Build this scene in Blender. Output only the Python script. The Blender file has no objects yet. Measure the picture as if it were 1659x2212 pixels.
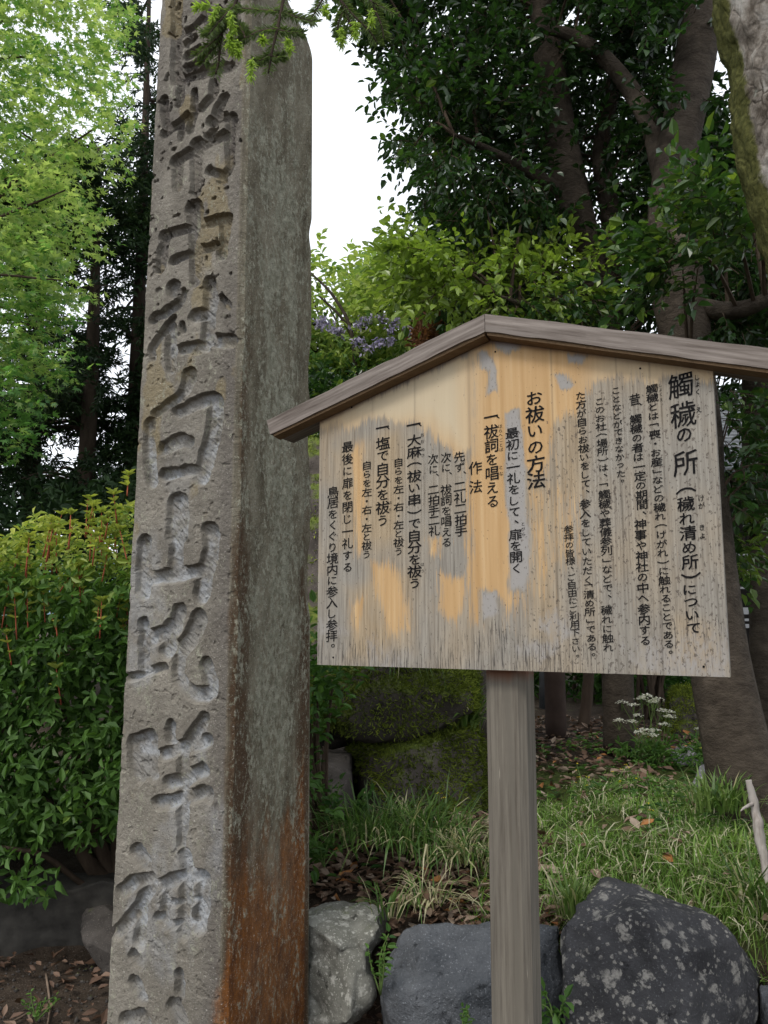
import bpy, bmesh, math
import numpy as np
from math import radians, sin, cos, pi
from mathutils import Vector, Matrix

RNG = np.random.default_rng(11)
SC = bpy.context.scene
COL = SC.collection

# ------------------------------------------------------------------ camera
PW, PH, PF, EYE = 1659.0, 2212.0, 1725.0, 1.55       # working frame, focal length in its pixels, eye height
PITCH = radians(7.6)
cam = bpy.data.cameras.new('camera')
cam.sensor_width = 36.0
cam.lens = 36.0 * PF / PH
cam.clip_start, cam.clip_end = 0.05, 3000
cam_o = bpy.data.objects.new('camera', cam); COL.objects.link(cam_o)
cam_o.location = (0, 0, EYE); cam_o.rotation_euler = (pi / 2 + PITCH, 0, 0)
SC.camera = cam_o

# ------------------------------------------------------------------ light
SUN_EL, SUN_AZ = radians(52), radians(215)            # azimuth clockwise from +Y: behind and left of the camera
w = bpy.data.worlds.new('World'); SC.world = w; w.use_nodes = True
nt = w.node_tree; bg = nt.nodes['Background']
sky = nt.nodes.new('ShaderNodeTexSky'); sky.sky_type = 'NISHITA'; sky.sun_disc = False
sky.sun_elevation, sky.sun_rotation = SUN_EL, SUN_AZ
sky.air_density, sky.dust_density, sky.ozone_density = 1.0, 4.0, 1.0
cl = nt.nodes.new('ShaderNodeMix'); cl.data_type = 'RGBA'
cl.inputs[0].default_value = 0.75                      # thin bright cloud over most of the sky
cl.inputs[7].default_value = (9.5, 9.8, 10.2, 1)
nt.links.new(sky.outputs[0], cl.inputs[6]); nt.links.new(cl.outputs[2], bg.inputs[0])
bg.inputs[1].default_value = 0.12
sl = bpy.data.lights.new('sun', 'SUN'); sl.energy = 1.3; sl.angle = radians(14); sl.color = (1, .955, .88)
so = bpy.data.objects.new('sun', sl); COL.objects.link(so)
sd = Vector((sin(SUN_AZ) * cos(SUN_EL), cos(SUN_AZ) * cos(SUN_EL), sin(SUN_EL)))
so.rotation_euler = sd.to_track_quat('Z', 'Y').to_euler(); so.location = (-4, -6, 9)
vs = SC.view_settings; vs.view_transform = 'Standard'; vs.look = 'None'; vs.gamma = 1; vs.use_curve_mapping = False
vs.exposure = 0.55

# ------------------------------------------------------------------ geometry helpers
def ray(px, py):
    a = (np.asarray(px, float) - PW / 2) / PF; b = -(np.asarray(py, float) - PH / 2) / PF
    return np.stack([a, cos(PITCH) - b * sin(PITCH), sin(PITCH) + b * cos(PITCH)], -1)
def at(px, py, Y):
    d = ray(px, py); Y = np.asarray(Y, float)
    return np.array([0, 0, EYE]) + d * (Y / d[..., 1])[..., None]
def onplane(px, py, P0, n):
    d = ray(px, py); o = np.array([0, 0, EYE])
    t = np.dot(P0 - o, n) / (d @ n)
    return o + d * t[..., None]
def topix(P):
    """where a point falls in the working frame, and its distance ahead"""
    P = np.asarray(P, float) - [0, 0, EYE]; zc = P[:, 1] * cos(PITCH) + P[:, 2] * sin(PITCH); yc = -P[:, 1] * sin(PITCH) + P[:, 2] * cos(PITCH)
    return np.stack([PW / 2 + PF * P[:, 0] / zc, PH / 2 - PF * yc / zc, P[:, 1]], -1)
def unit(v):
    v = np.asarray(v, float); return v / np.maximum(np.linalg.norm(v, axis=-1, keepdims=True), 1e-9)
def sstep(a, b, x):
    t = np.clip((x - a) / (b - a), 0, 1); return t * t * (3 - 2 * t)
def _h(i, j, k, seed):
    n = (i * 374761393 + j * 668265263 + k * 1274126177 + seed * 69069) & 0xffffffff
    n = ((n ^ (n >> 13)) * 1274126177) & 0xffffffff
    n = n ^ (n >> 16)
    return (n & 0xffff) / 65535.0
def vnoise(P, seed=0):
    P = np.asarray(P, float); I = np.floor(P).astype(np.int64); f = P - I; f = f * f * (3 - 2 * f)
    r = 0
    for dx in (0, 1):
        for dy in (0, 1):
            for dz in (0, 1):
                wgt = (f[..., 0] if dx else 1 - f[..., 0]) * (f[..., 1] if dy else 1 - f[..., 1]) * (f[..., 2] if dz else 1 - f[..., 2])
                r = r + wgt * _h(I[..., 0] + dx, I[..., 1] + dy, I[..., 2] + dz, seed)
    return r
def fbm(P, octv=4, seed=0):
    P = np.asarray(P, float); r = 0; a = .5; t = 0
    for o in range(octv):
        r = r + a * vnoise(P * 2 ** o + 17.3 * o, seed + o); t += a; a *= .5
    return r / t
def inpoly(x, y, poly):
    r = np.zeros(np.shape(x), bool); n = len(poly)
    for i in range(n):
        x0, y0 = poly[i]; x1, y1 = poly[(i + 1) % n]
        c = ((y0 > y) != (y1 > y)) & (x < (x1 - x0) * (y - y0) / ((y1 - y0) if y1 != y0 else 1e-9) + x0)
        r ^= c
    return r
def polydist(x, y, poly):
    d = np.full(np.shape(x), 1e9); n = len(poly)
    for i in range(n):
        d = np.minimum(d, segdist(x, y, poly[i], poly[(i + 1) % n])[0])
    return np.where(inpoly(x, y, poly), d, -d)
def segdist(x, y, a, b):
    ax, ay = a[0], a[1]; vx, vy = b[0] - ax, b[1] - ay
    t = np.clip(((x - ax) * vx + (y - ay) * vy) / max(vx * vx + vy * vy, 1e-12), 0, 1)
    return np.hypot(x - ax - t * vx, y - ay - t * vy), t

def mesh_obj(name, V, faces, m, parent=None, org=None, attrs=None, smooth=False):
    """one linked mesh object; faces = list of int arrays (n,k); org = world position of its origin"""
    V = np.asarray(V, float).reshape(-1, 3)
    faces = [np.asarray(f, np.int64) for f in (faces if isinstance(faces, list) else [faces]) if len(f)]
    base = np.array(parent.location) if parent is not None and org is None else (np.zeros(3) if org is None else np.array(org, float))
    if parent is not None and parent.parent is not None and org is None:
        base = np.array(parent.parent.location) + np.array(parent.location)
    me = bpy.data.meshes.new(name)
    me.vertices.add(len(V)); me.vertices.foreach_set('co', (V - base).astype(np.float32).ravel())
    loops = np.concatenate([f.ravel() for f in faces]); cnt = np.concatenate([np.full(len(f), f.shape[1]) for f in faces])
    st = np.concatenate([[0], np.cumsum(cnt)[:-1]])
    me.loops.add(len(loops)); me.loops.foreach_set('vertex_index', loops.astype(np.int32))
    me.polygons.add(len(cnt)); me.polygons.foreach_set('loop_start', st.astype(np.int32))
    me.update(calc_edges=True)
    me.polygons.foreach_set('use_smooth', np.full(len(cnt), bool(smooth)))
    for k, v in (attrs or {}).items():
        a = me.attributes.new(k, 'FLOAT', 'POINT'); a.data.foreach_set('value', np.asarray(v, np.float32).ravel())
    if m is not None: me.materials.append(m)
    o = bpy.data.objects.new(name, me); COL.objects.link(o)
    if parent is not None: o.parent = parent
    else: o.location = base
    return o
def tag(o, label=None, cat=None, group=None, kind=None):
    if label: o['label'] = label
    if cat: o['category'] = cat
    if group: o['group'] = group
    if kind: o['kind'] = kind
    return o
def thing(name, label, cat, loc, group=None):
    o = bpy.data.objects.new(name, None); COL.objects.link(o); o.location = tuple(float(c) for c in loc)
    o.empty_display_size = .1
    return tag(o, label, cat, group)

class MB:
    """collects geometry for ONE mesh"""
    def __init__(s): s.V = []; s.Fs = {}; s.n = 0; s.A = {}
    def add(s, V, F, **attrs):
        V = np.asarray(V, float).reshape(-1, 3)
        for f in (F if isinstance(F, list) else [F]):
            f = np.asarray(f, np.int64)
            if len(f): s.Fs.setdefault(f.shape[1], []).append(f + s.n)
        s.V.append(V); s.n += len(V)
        for k, v in attrs.items(): s.A.setdefault(k, []).append(np.broadcast_to(np.asarray(v, float), (len(V),)))
        return s
    def build(s, name, m, parent=None, org=None, smooth=False):
        V = np.concatenate(s.V); F = [np.concatenate(f) for f in s.Fs.values()]
        return mesh_obj(name, V, F, m, parent, org, {k: np.concatenate(v) for k, v in s.A.items()}, smooth)

def catmull(P, n):
    P = np.asarray(P, float)
    if len(P) < 3:
        t = np.linspace(0, 1, n)[:, None]; return P[0] * (1 - t) + P[-1] * t
    Q = np.vstack([2 * P[0] - P[1], P, 2 * P[-1] - P[-2]])
    u = np.linspace(0, len(P) - 1 - 1e-6, n); i = u.astype(int); t = (u - i)[:, None]
    a, b, c, d = Q[i], Q[i + 1], Q[i + 2], Q[i + 3]
    return .5 * (2 * b + (c - a) * t + (2 * a - 5 * b + 4 * c - d) * t ** 2 + (3 * b - a - 3 * c + d) * t ** 3)
def tube(P, r, n=12, seg=8, bump=0., bscale=6., seed=0, cap=True):
    """swept tube; r list of radii at P"""
    P = np.asarray(P, float); C = catmull(np.c_[P, np.broadcast_to(r, (len(P),))], n); R = np.maximum(C[:, 3], 1e-4); C = C[:, :3]
    T = unit(np.gradient(C, axis=0)); ref = np.array([.3, .95, .1]) if abs(T[0][2]) > .6 else np.array([0, 0, 1.])
    U = unit(np.cross(T, ref)); W = np.cross(T, U)
    a = np.linspace(0, 2 * pi, seg, endpoint=False)
    D = U[:, None] * np.cos(a)[None, :, None] + W[:, None] * np.sin(a)[None, :, None]
    rr = R[:, None] * np.ones(seg)
    if bump: rr = rr * (1 + bump * (fbm((C[:, None] + D * R[:, None, None]) * bscale, 3, seed) - .5) * 2)
    V = (C[:, None] + D * rr[..., None]).reshape(-1, 3)
    i, j = np.meshgrid(np.arange(n - 1), np.arange(seg), indexing='ij'); j2 = (j + 1) % seg
    F = np.stack([i * seg + j, i * seg + j2, (i + 1) * seg + j2, (i + 1) * seg + j], -1).reshape(-1, 4)
    Fs = [F]
    if cap:
        V = np.vstack([V, C[0], C[-1]]); b0, b1 = len(V) - 2, len(V) - 1; k = np.arange(seg); k2 = (k + 1) % seg
        Fs.append(np.stack([np.full(seg, b0), k2, k], -1)); Fs.append(np.stack([np.full(seg, b1), (n - 1) * seg + k, (n - 1) * seg + k2], -1))
    return V, Fs
def box(lo, hi, M=None):
    x0, y0, z0 = lo; x1, y1, z1 = hi
    V = np.array([[x0, y0, z0], [x1, y0, z0], [x1, y1, z0], [x0, y1, z0], [x0, y0, z1], [x1, y0, z1], [x1, y1, z1], [x0, y1, z1]], float)
    if M is not None: V = V @ M[:3, :3].T + M[:3, 3]
    return V, np.array([[0, 3, 2, 1], [4, 5, 6, 7], [0, 1, 5, 4], [1, 2, 6, 5], [2, 3, 7, 6], [3, 0, 4, 7]])

def leaf_geo(B, D, Nn, L, Wd, fold=.12, droop=.12, w1=1., w2=.8):
    """six-point folded leaves: B base, D axis, Nn up normal, L length, Wd half width"""
    D = unit(D); S = unit(np.cross(D, Nn)); Nn = np.cross(S, D); L = np.asarray(L, float)[:, None]; Wd = np.asarray(Wd, float)[:, None]
    f = Nn * L * fold
    V = np.stack([B, B + D * L * .3 + S * Wd * w1 + f, B + D * L * .68 + S * Wd * w2 + f * .8, B + D * L - Nn * L * droop,
                  B + D * L * .68 - S * Wd * w2 + f * .8, B + D * L * .3 - S * Wd * w1 + f], 1)
    n = len(B); k = np.arange(n)[:, None] * 6
    F = np.concatenate([k + np.array([0, 1, 2, 3]), k + np.array([0, 3, 4, 5])])
    return V.reshape(-1, 3), F
def lobed_geo(B, D, Nn, L):
    """three pointed lobes fanned from the stalk (maple)"""
    D = unit(D); S = unit(np.cross(D, Nn)); Nn = np.cross(S, D); L = np.asarray(L, float)[:, None]
    out = [B]
    for a, l in ((-75, .55), (-52, .38), (-38, .85), (-18, .42), (0, 1.), (18, .42), (38, .85), (52, .38), (75, .55)):
        out.append(B + (D * cos(radians(a)) + S * sin(radians(a))) * L * l - Nn * L * l * l * .15)
    V = np.stack(out, 1); n = len(B); k = np.arange(n)[:, None] * 10
    F = np.concatenate([k + np.array([0, i, i + 1]) for i in range(1, 9)])
    return V.reshape(-1, 3), F
def blade_geo(B, D, L, Wd, bend, side=None):
    """curved grass blades of three segments"""
    n = len(B); up = np.array([0, 0, 1.]); hd = unit(D * np.array([1, 1, 0]) + 1e-6); L = np.asarray(L, float)[:, None]; bend = np.asarray(bend, float)[:, None]
    S = np.cross(hd, up); Wd = np.asarray(Wd, float)[:, None]; rows = []
    for t, wf in ((0, .7), (.4, 1.), (.75, .7), (1., .02)):
        ang = bend * t; c = B + up * L * t * np.cos(ang * .75) + hd * L * t * np.sin(ang * .75)
        rows += [c - S * Wd * wf, c + S * Wd * wf]
    V = np.stack(rows, 1); k = np.arange(n)[:, None] * 8
    F = np.concatenate([k + np.array([a, a + 1, a + 3, a + 2]) for a in (0, 2, 4)])
    return V.reshape(-1, 3), F
def rnd_dirs(n):
    return unit(RNG.normal(size=(n, 3)))
def perp_up(D):
    """leaf normals mostly up with scatter"""
    return unit(np.array([0, 0, 1.]) + RNG.normal(size=D.shape) * .45)

def sample_poly(poly, Y0, Y1, n, gap=None, gscale=1.2, seed=0):
    """n points through the volume whose outline is poly, between depths Y0 and Y1, thinned by 3-D noise gaps"""
    p = np.array(poly, float); lo, hi = p.min(0), p.max(0); out = []; got = 0
    while got < n:
        m = int(n * 2.5) + 50
        x = RNG.uniform(lo[0], hi[0], m); y = RNG.uniform(lo[1], hi[1], m); Y = RNG.uniform(Y0, Y1, m)
        k = inpoly(x, y, poly); P = at(x[k], y[k], Y[k])
        if gap is not None:
            P = P[fbm(P * gscale, 3, seed) > gap + RNG.normal(size=len(P)) * .02]
        out.append(P); got += len(P)
    return np.concatenate(out)[:n]

# ------------------------------------------------------------------ materials
class NT:
    def __init__(s, name):
        s.m = bpy.data.materials.new(name); s.m.use_nodes = True; s.t = s.m.node_tree
        s.b = s.t.nodes['Principled BSDF']; s.out = s.t.nodes['Material Output']
        s.tc = s.t.nodes.new('ShaderNodeTexCoord')
    def n(s, typ, props=None, **ins):
        nd = s.t.nodes.new('ShaderNode' + typ)
        for k, v in (props or {}).items(): setattr(nd, k, v)
        for k, v in ins.items():
            key = int(k[1:]) if k[0] == 'i' and k[1:].isdigit() else k
            s.put(nd.inputs[key], v)
        return nd
    def put(s, sock, v):
        if hasattr(v, 'is_output') or isinstance(v, bpy.types.NodeSocket): s.t.links.new(v, sock)
        elif isinstance(v, (tuple, list)) and len(v) == 3 and sock.type == 'RGBA': sock.default_value = (*v, 1)
        else: sock.default_value = v
    def co(s, sx=1, sy=1, sz=1):
        return s.n('Mapping', None, Vector=s.tc.outputs['Object'], Scale=(sx, sy, sz)).outputs[0]
    def noise(s, scale, detail=4, vec=None, rough=.55, dist=0):
        return s.n('TexNoise', None, Vector=vec if vec is not None else s.tc.outputs['Object'], Scale=scale, Detail=detail, Roughness=rough, Distortion=dist).outputs[0]
    def voro(s, scale, vec=None, feature='F1', out='Distance'):
        return s.n('TexVoronoi', {'feature': feature}, Vector=vec if vec is not None else s.tc.outputs['Object'], Scale=scale).outputs[out]
    def attr(s, name): return s.n('Attribute', {'attribute_name': name}).outputs['Fac']
    def ramp(s, f, stops):
        r = s.n('ValToRGB', None, Fac=f).color_ramp if False else None
        nd = s.n('ValToRGB'); s.put(nd.inputs[0], f); e = nd.color_ramp.elements
        for i, (p, c) in enumerate(stops):
            el = e[i] if i < 2 else e.new(p)
            el.position = p; el.color = (*c, 1) if len(c) == 3 else c
        return nd.outputs[0]
    def lim(s, f, a, b, smooth=True):
        nd = s.n('MapRange', {'interpolation_type': 'SMOOTHSTEP' if smooth else 'LINEAR'}); s.put(nd.inputs[0], f)
        if a > b:
            nd.inputs[1].default_value, nd.inputs[2].default_value, nd.inputs[3].default_value, nd.inputs[4].default_value = b, a, 1, 0
        else: nd.inputs[1].default_value, nd.inputs[2].default_value = a, b
        return nd.outputs[0]
    def math(s, op, a, b=0.):
        nd = s.n('Math', {'operation': op}); s.put(nd.inputs[0], a); s.put(nd.inputs[1], b); return nd.outputs[0]
    def mix(s, f, a, b, blend='MIX'):
        nd = s.n('Mix', {'data_type': 'RGBA', 'blend_type': blend}); s.put(nd.inputs[0], f); s.put(nd.inputs[6], a); s.put(nd.inputs[7], b); return nd.outputs[2]
    def bump(s, h, strength=.4, dist=.01):
        nd = s.n('Bump', None, Strength=strength, Distance=dist); s.put(nd.inputs['Height'], h); s.put(s.b.inputs['Normal'], nd.outputs[0])
    def col(s, c, rough=.8, spec=.3):
        s.put(s.b.inputs['Base Color'], c); s.put(s.b.inputs['Roughness'], rough); s.b.inputs['Specular IOR Level'].default_value = spec; return s.m

def leaf_mat(name, stops, transl=.35, rough=.45, spec=.4, tgain=1.6):
    t = NT(name); c = t.ramp(t.attr('tint'), stops)
    c = t.mix(.25, c, t.mix(t.noise(30, 2), (0, 0, 0), c), 'MIX')
    t.col(c, rough, spec)
    tr = t.n('BsdfTranslucent'); g = t.mix(1., c, (tgain, tgain * 1.05, tgain * .6), 'MULTIPLY'); t.put(tr.inputs[0], g)
    mx = t.n('MixShader'); mx.inputs[0].default_value = transl
    t.t.links.new(t.b.outputs[0], mx.inputs[1]); t.t.links.new(tr.outputs[0], mx.inputs[2]); t.t.links.new(mx.outputs[0], t.out.inputs[0])
    return t.m
def bark_mat(name, c1, c2, sx=8, sz=2, moss=None, bs=.5):
    t = NT(name); v = t.co(sx, sx, sz)
    n = t.noise(1.5, 6, v, .65); c = t.ramp(n, [(.3, c1), (.7, c2)])
    c = t.mix(t.lim(t.noise(3, 3), .55, .7), c, tuple(x * 1.35 for x in c2))
    if moss:
        c = t.mix(t.lim(t.math('ADD', t.attr('moss'), t.math('MULTIPLY', t.noise(9, 5), .8)), .75, 1.0), c, moss)
    t.bump(t.noise(4, 6, v, .7), bs, .02)
    return t.col(c, .9, .15)

M = {}
M['maple'] = leaf_mat('maple_leaf', [(0, (.05, .14, .045)), (.5, (.125, .27, .075)), (1, (.40, .50, .19))], .5, .5, .3, 1.45)
M['conifer'] = leaf_mat('conifer_needles', [(0, (.012, .028, .012)), (.6, (.028, .058, .02)), (1, (.07, .11, .032))], .15, .6, .2)
M['ever'] = leaf_mat('evergreen_leaf', [(0, (.012, .032, .010)), (.5, (.035, .085, .02)), (1, (.23, .33, .05))], .33, .32, .5, 1.7)
M['bush'] = leaf_mat('bush_leaf', [(0, (.04, .095, .02)), (.45, (.10, .20, .04)), (1, (.42, .46, .10))], .32, .5, .3, 1.6)
M['light'] = leaf_mat('light_leaf', [(0, (.05, .12, .035)), (.5, (.14, .25, .075)), (1, (.36, .44, .13))], .45, .5, .3, 1.6)
M['brown'] = leaf_mat('brown_leaf', [(0, (.07, .035, .018)), (.6, (.19, .085, .04)), (1, (.30, .13, .05))], .3, .6, .2, 1.2)
M['lilac'] = leaf_mat('lilac_petal', [(0, (.30, .27, .48)), (1, (.62, .58, .78))], .3, .6, .2, 1.0)
M['grass'] = leaf_mat('grass_blade', [(0, (.065, .14, .025)), (.5, (.18, .31, .065)), (.8, (.32, .44, .12)), (.88, (.5, .47, .3)), (1, (.65, .62, .47))], .35, .5, .3, 1.3)
M['sedge'] = leaf_mat('sedge_blade', [(0, (.03, .075, .015)), (.6, (.09, .17, .035)), (.82, (.17, .25, .07)), (.9, (.40, .37, .22)), (1, (.5, .46, .3))], .3, .45, .35, 1.3)
M['litter'] = leaf_mat('fallen_leaf', [(0, (.055, .03, .018)), (.45, (.15, .09, .06)), (.8, (.26, .19, .14)), (.93, (.36, .29, .23)), (1, (.38, .17, .06))], .08, .65, .3, 1.0)
M['weed'] = leaf_mat('weed_leaf', [(0, (.03, .085, .02)), (1, (.11, .22, .04))], .35, .5, .3, 1.4)
M['fir'] = leaf_mat('fir_needle', [(0, (.06, .085, .035)), (.5, (.12, .18, .05)), (1, (.38, .52, .10))], .45, .5, .3, 1.5)
M['white_petal'] = leaf_mat('white_petal', [(0, (.6, .6, .55)), (1, (.85, .85, .82))], .3, .6, .2, 1.0)
M['yellow_petal'] = leaf_mat('yellow_petal', [(0, (.75, .55, .01)), (1, (.85, .7, .03))], .3, .5, .3, 1.0)
M['bark_dark'] = bark_mat('bark_brown', (.035, .024, .017), (.085, .062, .045))
M['bark_con'] = bark_mat('bark_conifer', (.02, .014, .011), (.05, .036, .027))
M['bark_smooth'] = bark_mat('bark_smooth', (.032, .025, .019), (.085, .069, .054), 7, 12, bs=1.)
M['bark_flaky'] = None
M['stem_red'] = bark_mat('red_stem', (.22, .05, .03), (.36, .11, .06), 20, 10, bs=.1)
M['stem_green'] = bark_mat('green_stem', (.06, .10, .03), (.12, .18, .05), 20, 10, bs=.1)
M['twig'] = bark_mat('twig', (.07, .05, .035), (.16, .12, .09), 20, 6, bs=.2)

def mk_flaky():
    t = NT('bark_flaky'); v = t.co(1, 1, .55)
    d = t.voro(22, t.n('Mapping', None, Vector=t.n('VectorMath', {'operation': 'ADD'}, i0=t.tc.outputs['Object'], i1=t.n('VectorMath', {'operation': 'SCALE'}, i0=t.n('TexNoise', None, Scale=9., Vector=t.tc.outputs['Object']).outputs[1], Scale=.09).outputs[0]).outputs[0], Scale=(1, 1, .5)).outputs[0], 'DISTANCE_TO_EDGE')
    n = t.noise(14, 8, v, .7)
    c = t.ramp(n, [(.36, (.09, .075, .06)), (.5, (.24, .215, .185)), (.62, (.38, .365, .335))])
    c = t.mix(t.math('MULTIPLY', t.lim(d, .07, .0), t.lim(t.noise(6, 5), .40, .58)), c, (.06, .05, .04))
    c = t.mix(t.lim(t.noise(7, 5), .60, .70), c, (.33, .36, .31))
    mo = t.lim(t.math('ADD', t.attr('moss'), t.math('MULTIPLY', t.noise(18, 6), .9)), .85, 1.1)
    c = t.mix(mo, c, t.ramp(t.noise(60, 3), [(.3, (.05, .055, .018)), (.7, (.12, .122, .04))]))
    t.bump(t.math('ADD', t.math('MULTIPLY', t.lim(d, 0, .15), .3), t.math('MULTIPLY', t.noise(30, 8, v, .75), 1.3)), .9, .02)
    return t.col(c, .95, .1)
M['bark_flaky'] = mk_flaky()

def mk_pillar():
    t = NT('weathered_granite')
    g1 = t.noise(260, 3, None, .6); g2 = t.noise(90, 4); g3 = t.noise(7, 5, None, .6); g4 = t.noise(420, 2)
    front = t.ramp(g3, [(.3, (.125, .113, .094)), (.55, (.185, .17, .143)), (.75, (.235, .216, .182))])
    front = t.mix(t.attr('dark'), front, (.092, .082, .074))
    front = t.mix(t.math('MULTIPLY', t.lim(t.math('ADD', t.attr('ochre'), t.math('MULTIPLY', g2, .35)), .5, .95), .65), front, (.20, .162, .088))
    front = t.mix(t.math('MULTIPLY', t.attr('pale'), t.lim(t.noise(20, 4), .25, .6)), front, (.31, .325, .34))
    side = t.ramp(t.noise(14, 5, t.co(1, 1, .35)), [(.32, (.085, .072, .048)), (.5, (.14, .124, .088)), (.68, (.205, .188, .14))])
    lich = t.lim(t.math('ADD', t.math('ADD', t.math('MULTIPLY', t.noise(75, 6, t.co(1, 1, .6), .8), .62), t.math('MULTIPLY', t.noise(15, 5, t.co(1, 1, .4), .7), .42)), t.math('MULTIPLY', t.attr('lichen'), .10)), .565, .64)
    br = t.lim(t.math('ADD', t.attr('rust'), t.math('MULTIPLY', t.math('SUBTRACT', t.noise(10, 7, t.co(1, 1, .22), .72), .5), 1.3)), .35, .75)
    og = t.lim(t.math('ADD', t.attr('orange'), t.math('MULTIPLY', t.math('SUBTRACT', t.noise(11, 7, t.co(1, 1, .3), .72), .5), 1.5)), .3, .85)
    both = t.mix(t.attr('side'), front, side)
    both = t.mix(t.math('MULTIPLY', br, .9), both, (.065, .037, .019))
    both = t.mix(t.math('MULTIPLY', og, .85), both, t.ramp(t.noise(30, 5, t.co(1, 1, .4), .7), [(.35, (.085, .03, .009)), (.65, (.23, .083, .015))]))
    both = t.mix(t.math('MULTIPLY', lich, .8), both, t.ramp(t.noise(40, 4), [(.35, (.17, .17, .125)), (.65, (.33, .33, .26))]))
    both = t.mix(t.lim(t.noise(150, 3, None, .7), .60, .70), both, t.mix(.5, both, (.5, .48, .44)))
    both = t.mix(t.lim(t.noise(130, 4, None, .75), .42, .33), both, t.mix(.75, both, (.03, .027, .024)))
    both = t.mix(t.lim(g4, .36, .28), both, (.05, .045, .04))
    t.bump(t.math('ADD', g1, t.math('MULTIPLY', g2, 1.2)), .8, .005)
    return t.col(both, .92, .2)
M['pillar'] = mk_pillar()

def mk_board():
    t = NT('weathered_board')
    v = t.co(1, 1, 1)
    grain = t.noise(1, 6, t.co(230, 230, 7), .6); grain2 = t.noise(1, 4, t.co(70, 70, 2.2), .55)
    streak = t.noise(1, 5, t.co(420, 420, 16), .7)
    gold = t.ramp(grain2, [(.3, (.38, .235, .105)), (.55, (.45, .295, .145)), (.75, (.50, .355, .195))])
    gold = t.mix(t.attr('cream'), gold, (.47, .405, .29))
    grey = t.ramp(grain, [(.25, (.10, .09, .075)), (.42, (.205, .187, .16)), (.6, (.26, .243, .21)), (.8, (.34, .318, .28))])
    warm = t.ramp(grain, [(.25, (.17, .125, .075)), (.5, (.30, .235, .155)), (.75, (.40, .325, .225))])
    grey = t.mix(t.math('ADD', t.math('MULTIPLY', t.attr('warm'), .7), t.math('MULTIPLY', t.lim(t.noise(1, 3, t.co(9, 9, 5)), .35, .75), .55)), grey, warm)
    edge = t.math('ADD', t.attr('gold'), t.math('ADD', t.math('MULTIPLY', t.math('SUBTRACT', t.noise(1, 6, t.co(120, 120, 12), .75), .5), 1.5), t.math('MULTIPLY', t.math('SUBTRACT', t.noise(1, 4, t.co(330, 330, 9), .7), .5), 1.3)))
    c = t.mix(t.lim(edge, .22, .74), grey, gold)
    c = t.mix(t.lim(t.math('ADD', t.attr('smooth'), t.math('MULTIPLY', t.math('SUBTRACT', t.noise(1, 6, t.co(90, 90, 40), .75), .5), 1.0)), .3, .75), c, (.28, .267, .253))
    sp = t.noise(1, 4, t.co(170, 170, 110), .62)
    speck = t.lim(t.math('ADD', t.math('MULTIPLY', t.attr('speck'), .13), sp), .70, .76)
    c = t.mix(t.math('MULTIPLY', speck, .75), c, (.075, .06, .05))
    black = t.lim(t.math('ADD', t.math('MULTIPLY', t.attr('black'), .20), streak), .70, .78)
    c = t.mix(t.math('MULTIPLY', black, .85), c, (.035, .03, .028))
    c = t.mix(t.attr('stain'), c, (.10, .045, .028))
    c = t.mix(t.attr('seam'), c, (.05, .04, .032))
    t.bump(t.math('ADD', grain, t.math('MULTIPLY', streak, .5)), .35, .003)
    return t.col(c, .75, .25)
M['board'] = mk_board()

def wood(name, c1, c2, axis='x', fine=240, coarse=6, rust=None):
    t = NT(name); s = {'x': (coarse, fine, fine), 'z': (fine, fine, coarse)}[axis]
    g = t.noise(1, 6, t.co(*s), .65); b = t.noise(1, 4, t.co(*[x * .25 for x in s]))
    c = t.ramp(g, [(.3, c1), (.7, c2)])
    c = t.mix(t.lim(b, .5, .7), c, tuple(x * .62 for x in c2))
    c = t.mix(t.lim(t.noise(1, 3, t.co(*[x * 1.6 for x in s]), .7), .68, .76), c, tuple(min(1, x * 1.6) for x in c2))
    if rust: c = t.mix(t.lim(t.math('ADD', t.attr('rust'), t.math('MULTIPLY', t.noise(1, 5, t.co(*[x * .3 for x in s])), .5)), .5, 1.0), c, rust)
    t.bump(g, .25, .002)
    return t.col(c, .85, .2)
M['roof_wood'] = wood('roof_wood', (.085, .068, .058), (.26, .228, .205), 'x', 110, 5)
M['roof_under'] = wood('roof_underside', (.11, .068, .036), (.21, .14, .078), 'x')
M['post_wood'] = wood('post_wood', (.075, .065, .053), (.175, .158, .13), 'z', 110, 4, (.15, .06, .03))
M['dead_wood'] = wood('dead_wood', (.22, .19, .17), (.45, .42, .39), 'z', 90, 9)

def mk_ink():
    t = NT('black_ink'); c = t.ramp(t.noise(150, 5, None, .7), [(.42, (.006, .006, .007)), (.64, (.016, .015, .015)), (.76, (.10, .09, .08))]); return t.col(c, .85, .08)
M['ink'] = mk_ink()

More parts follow.
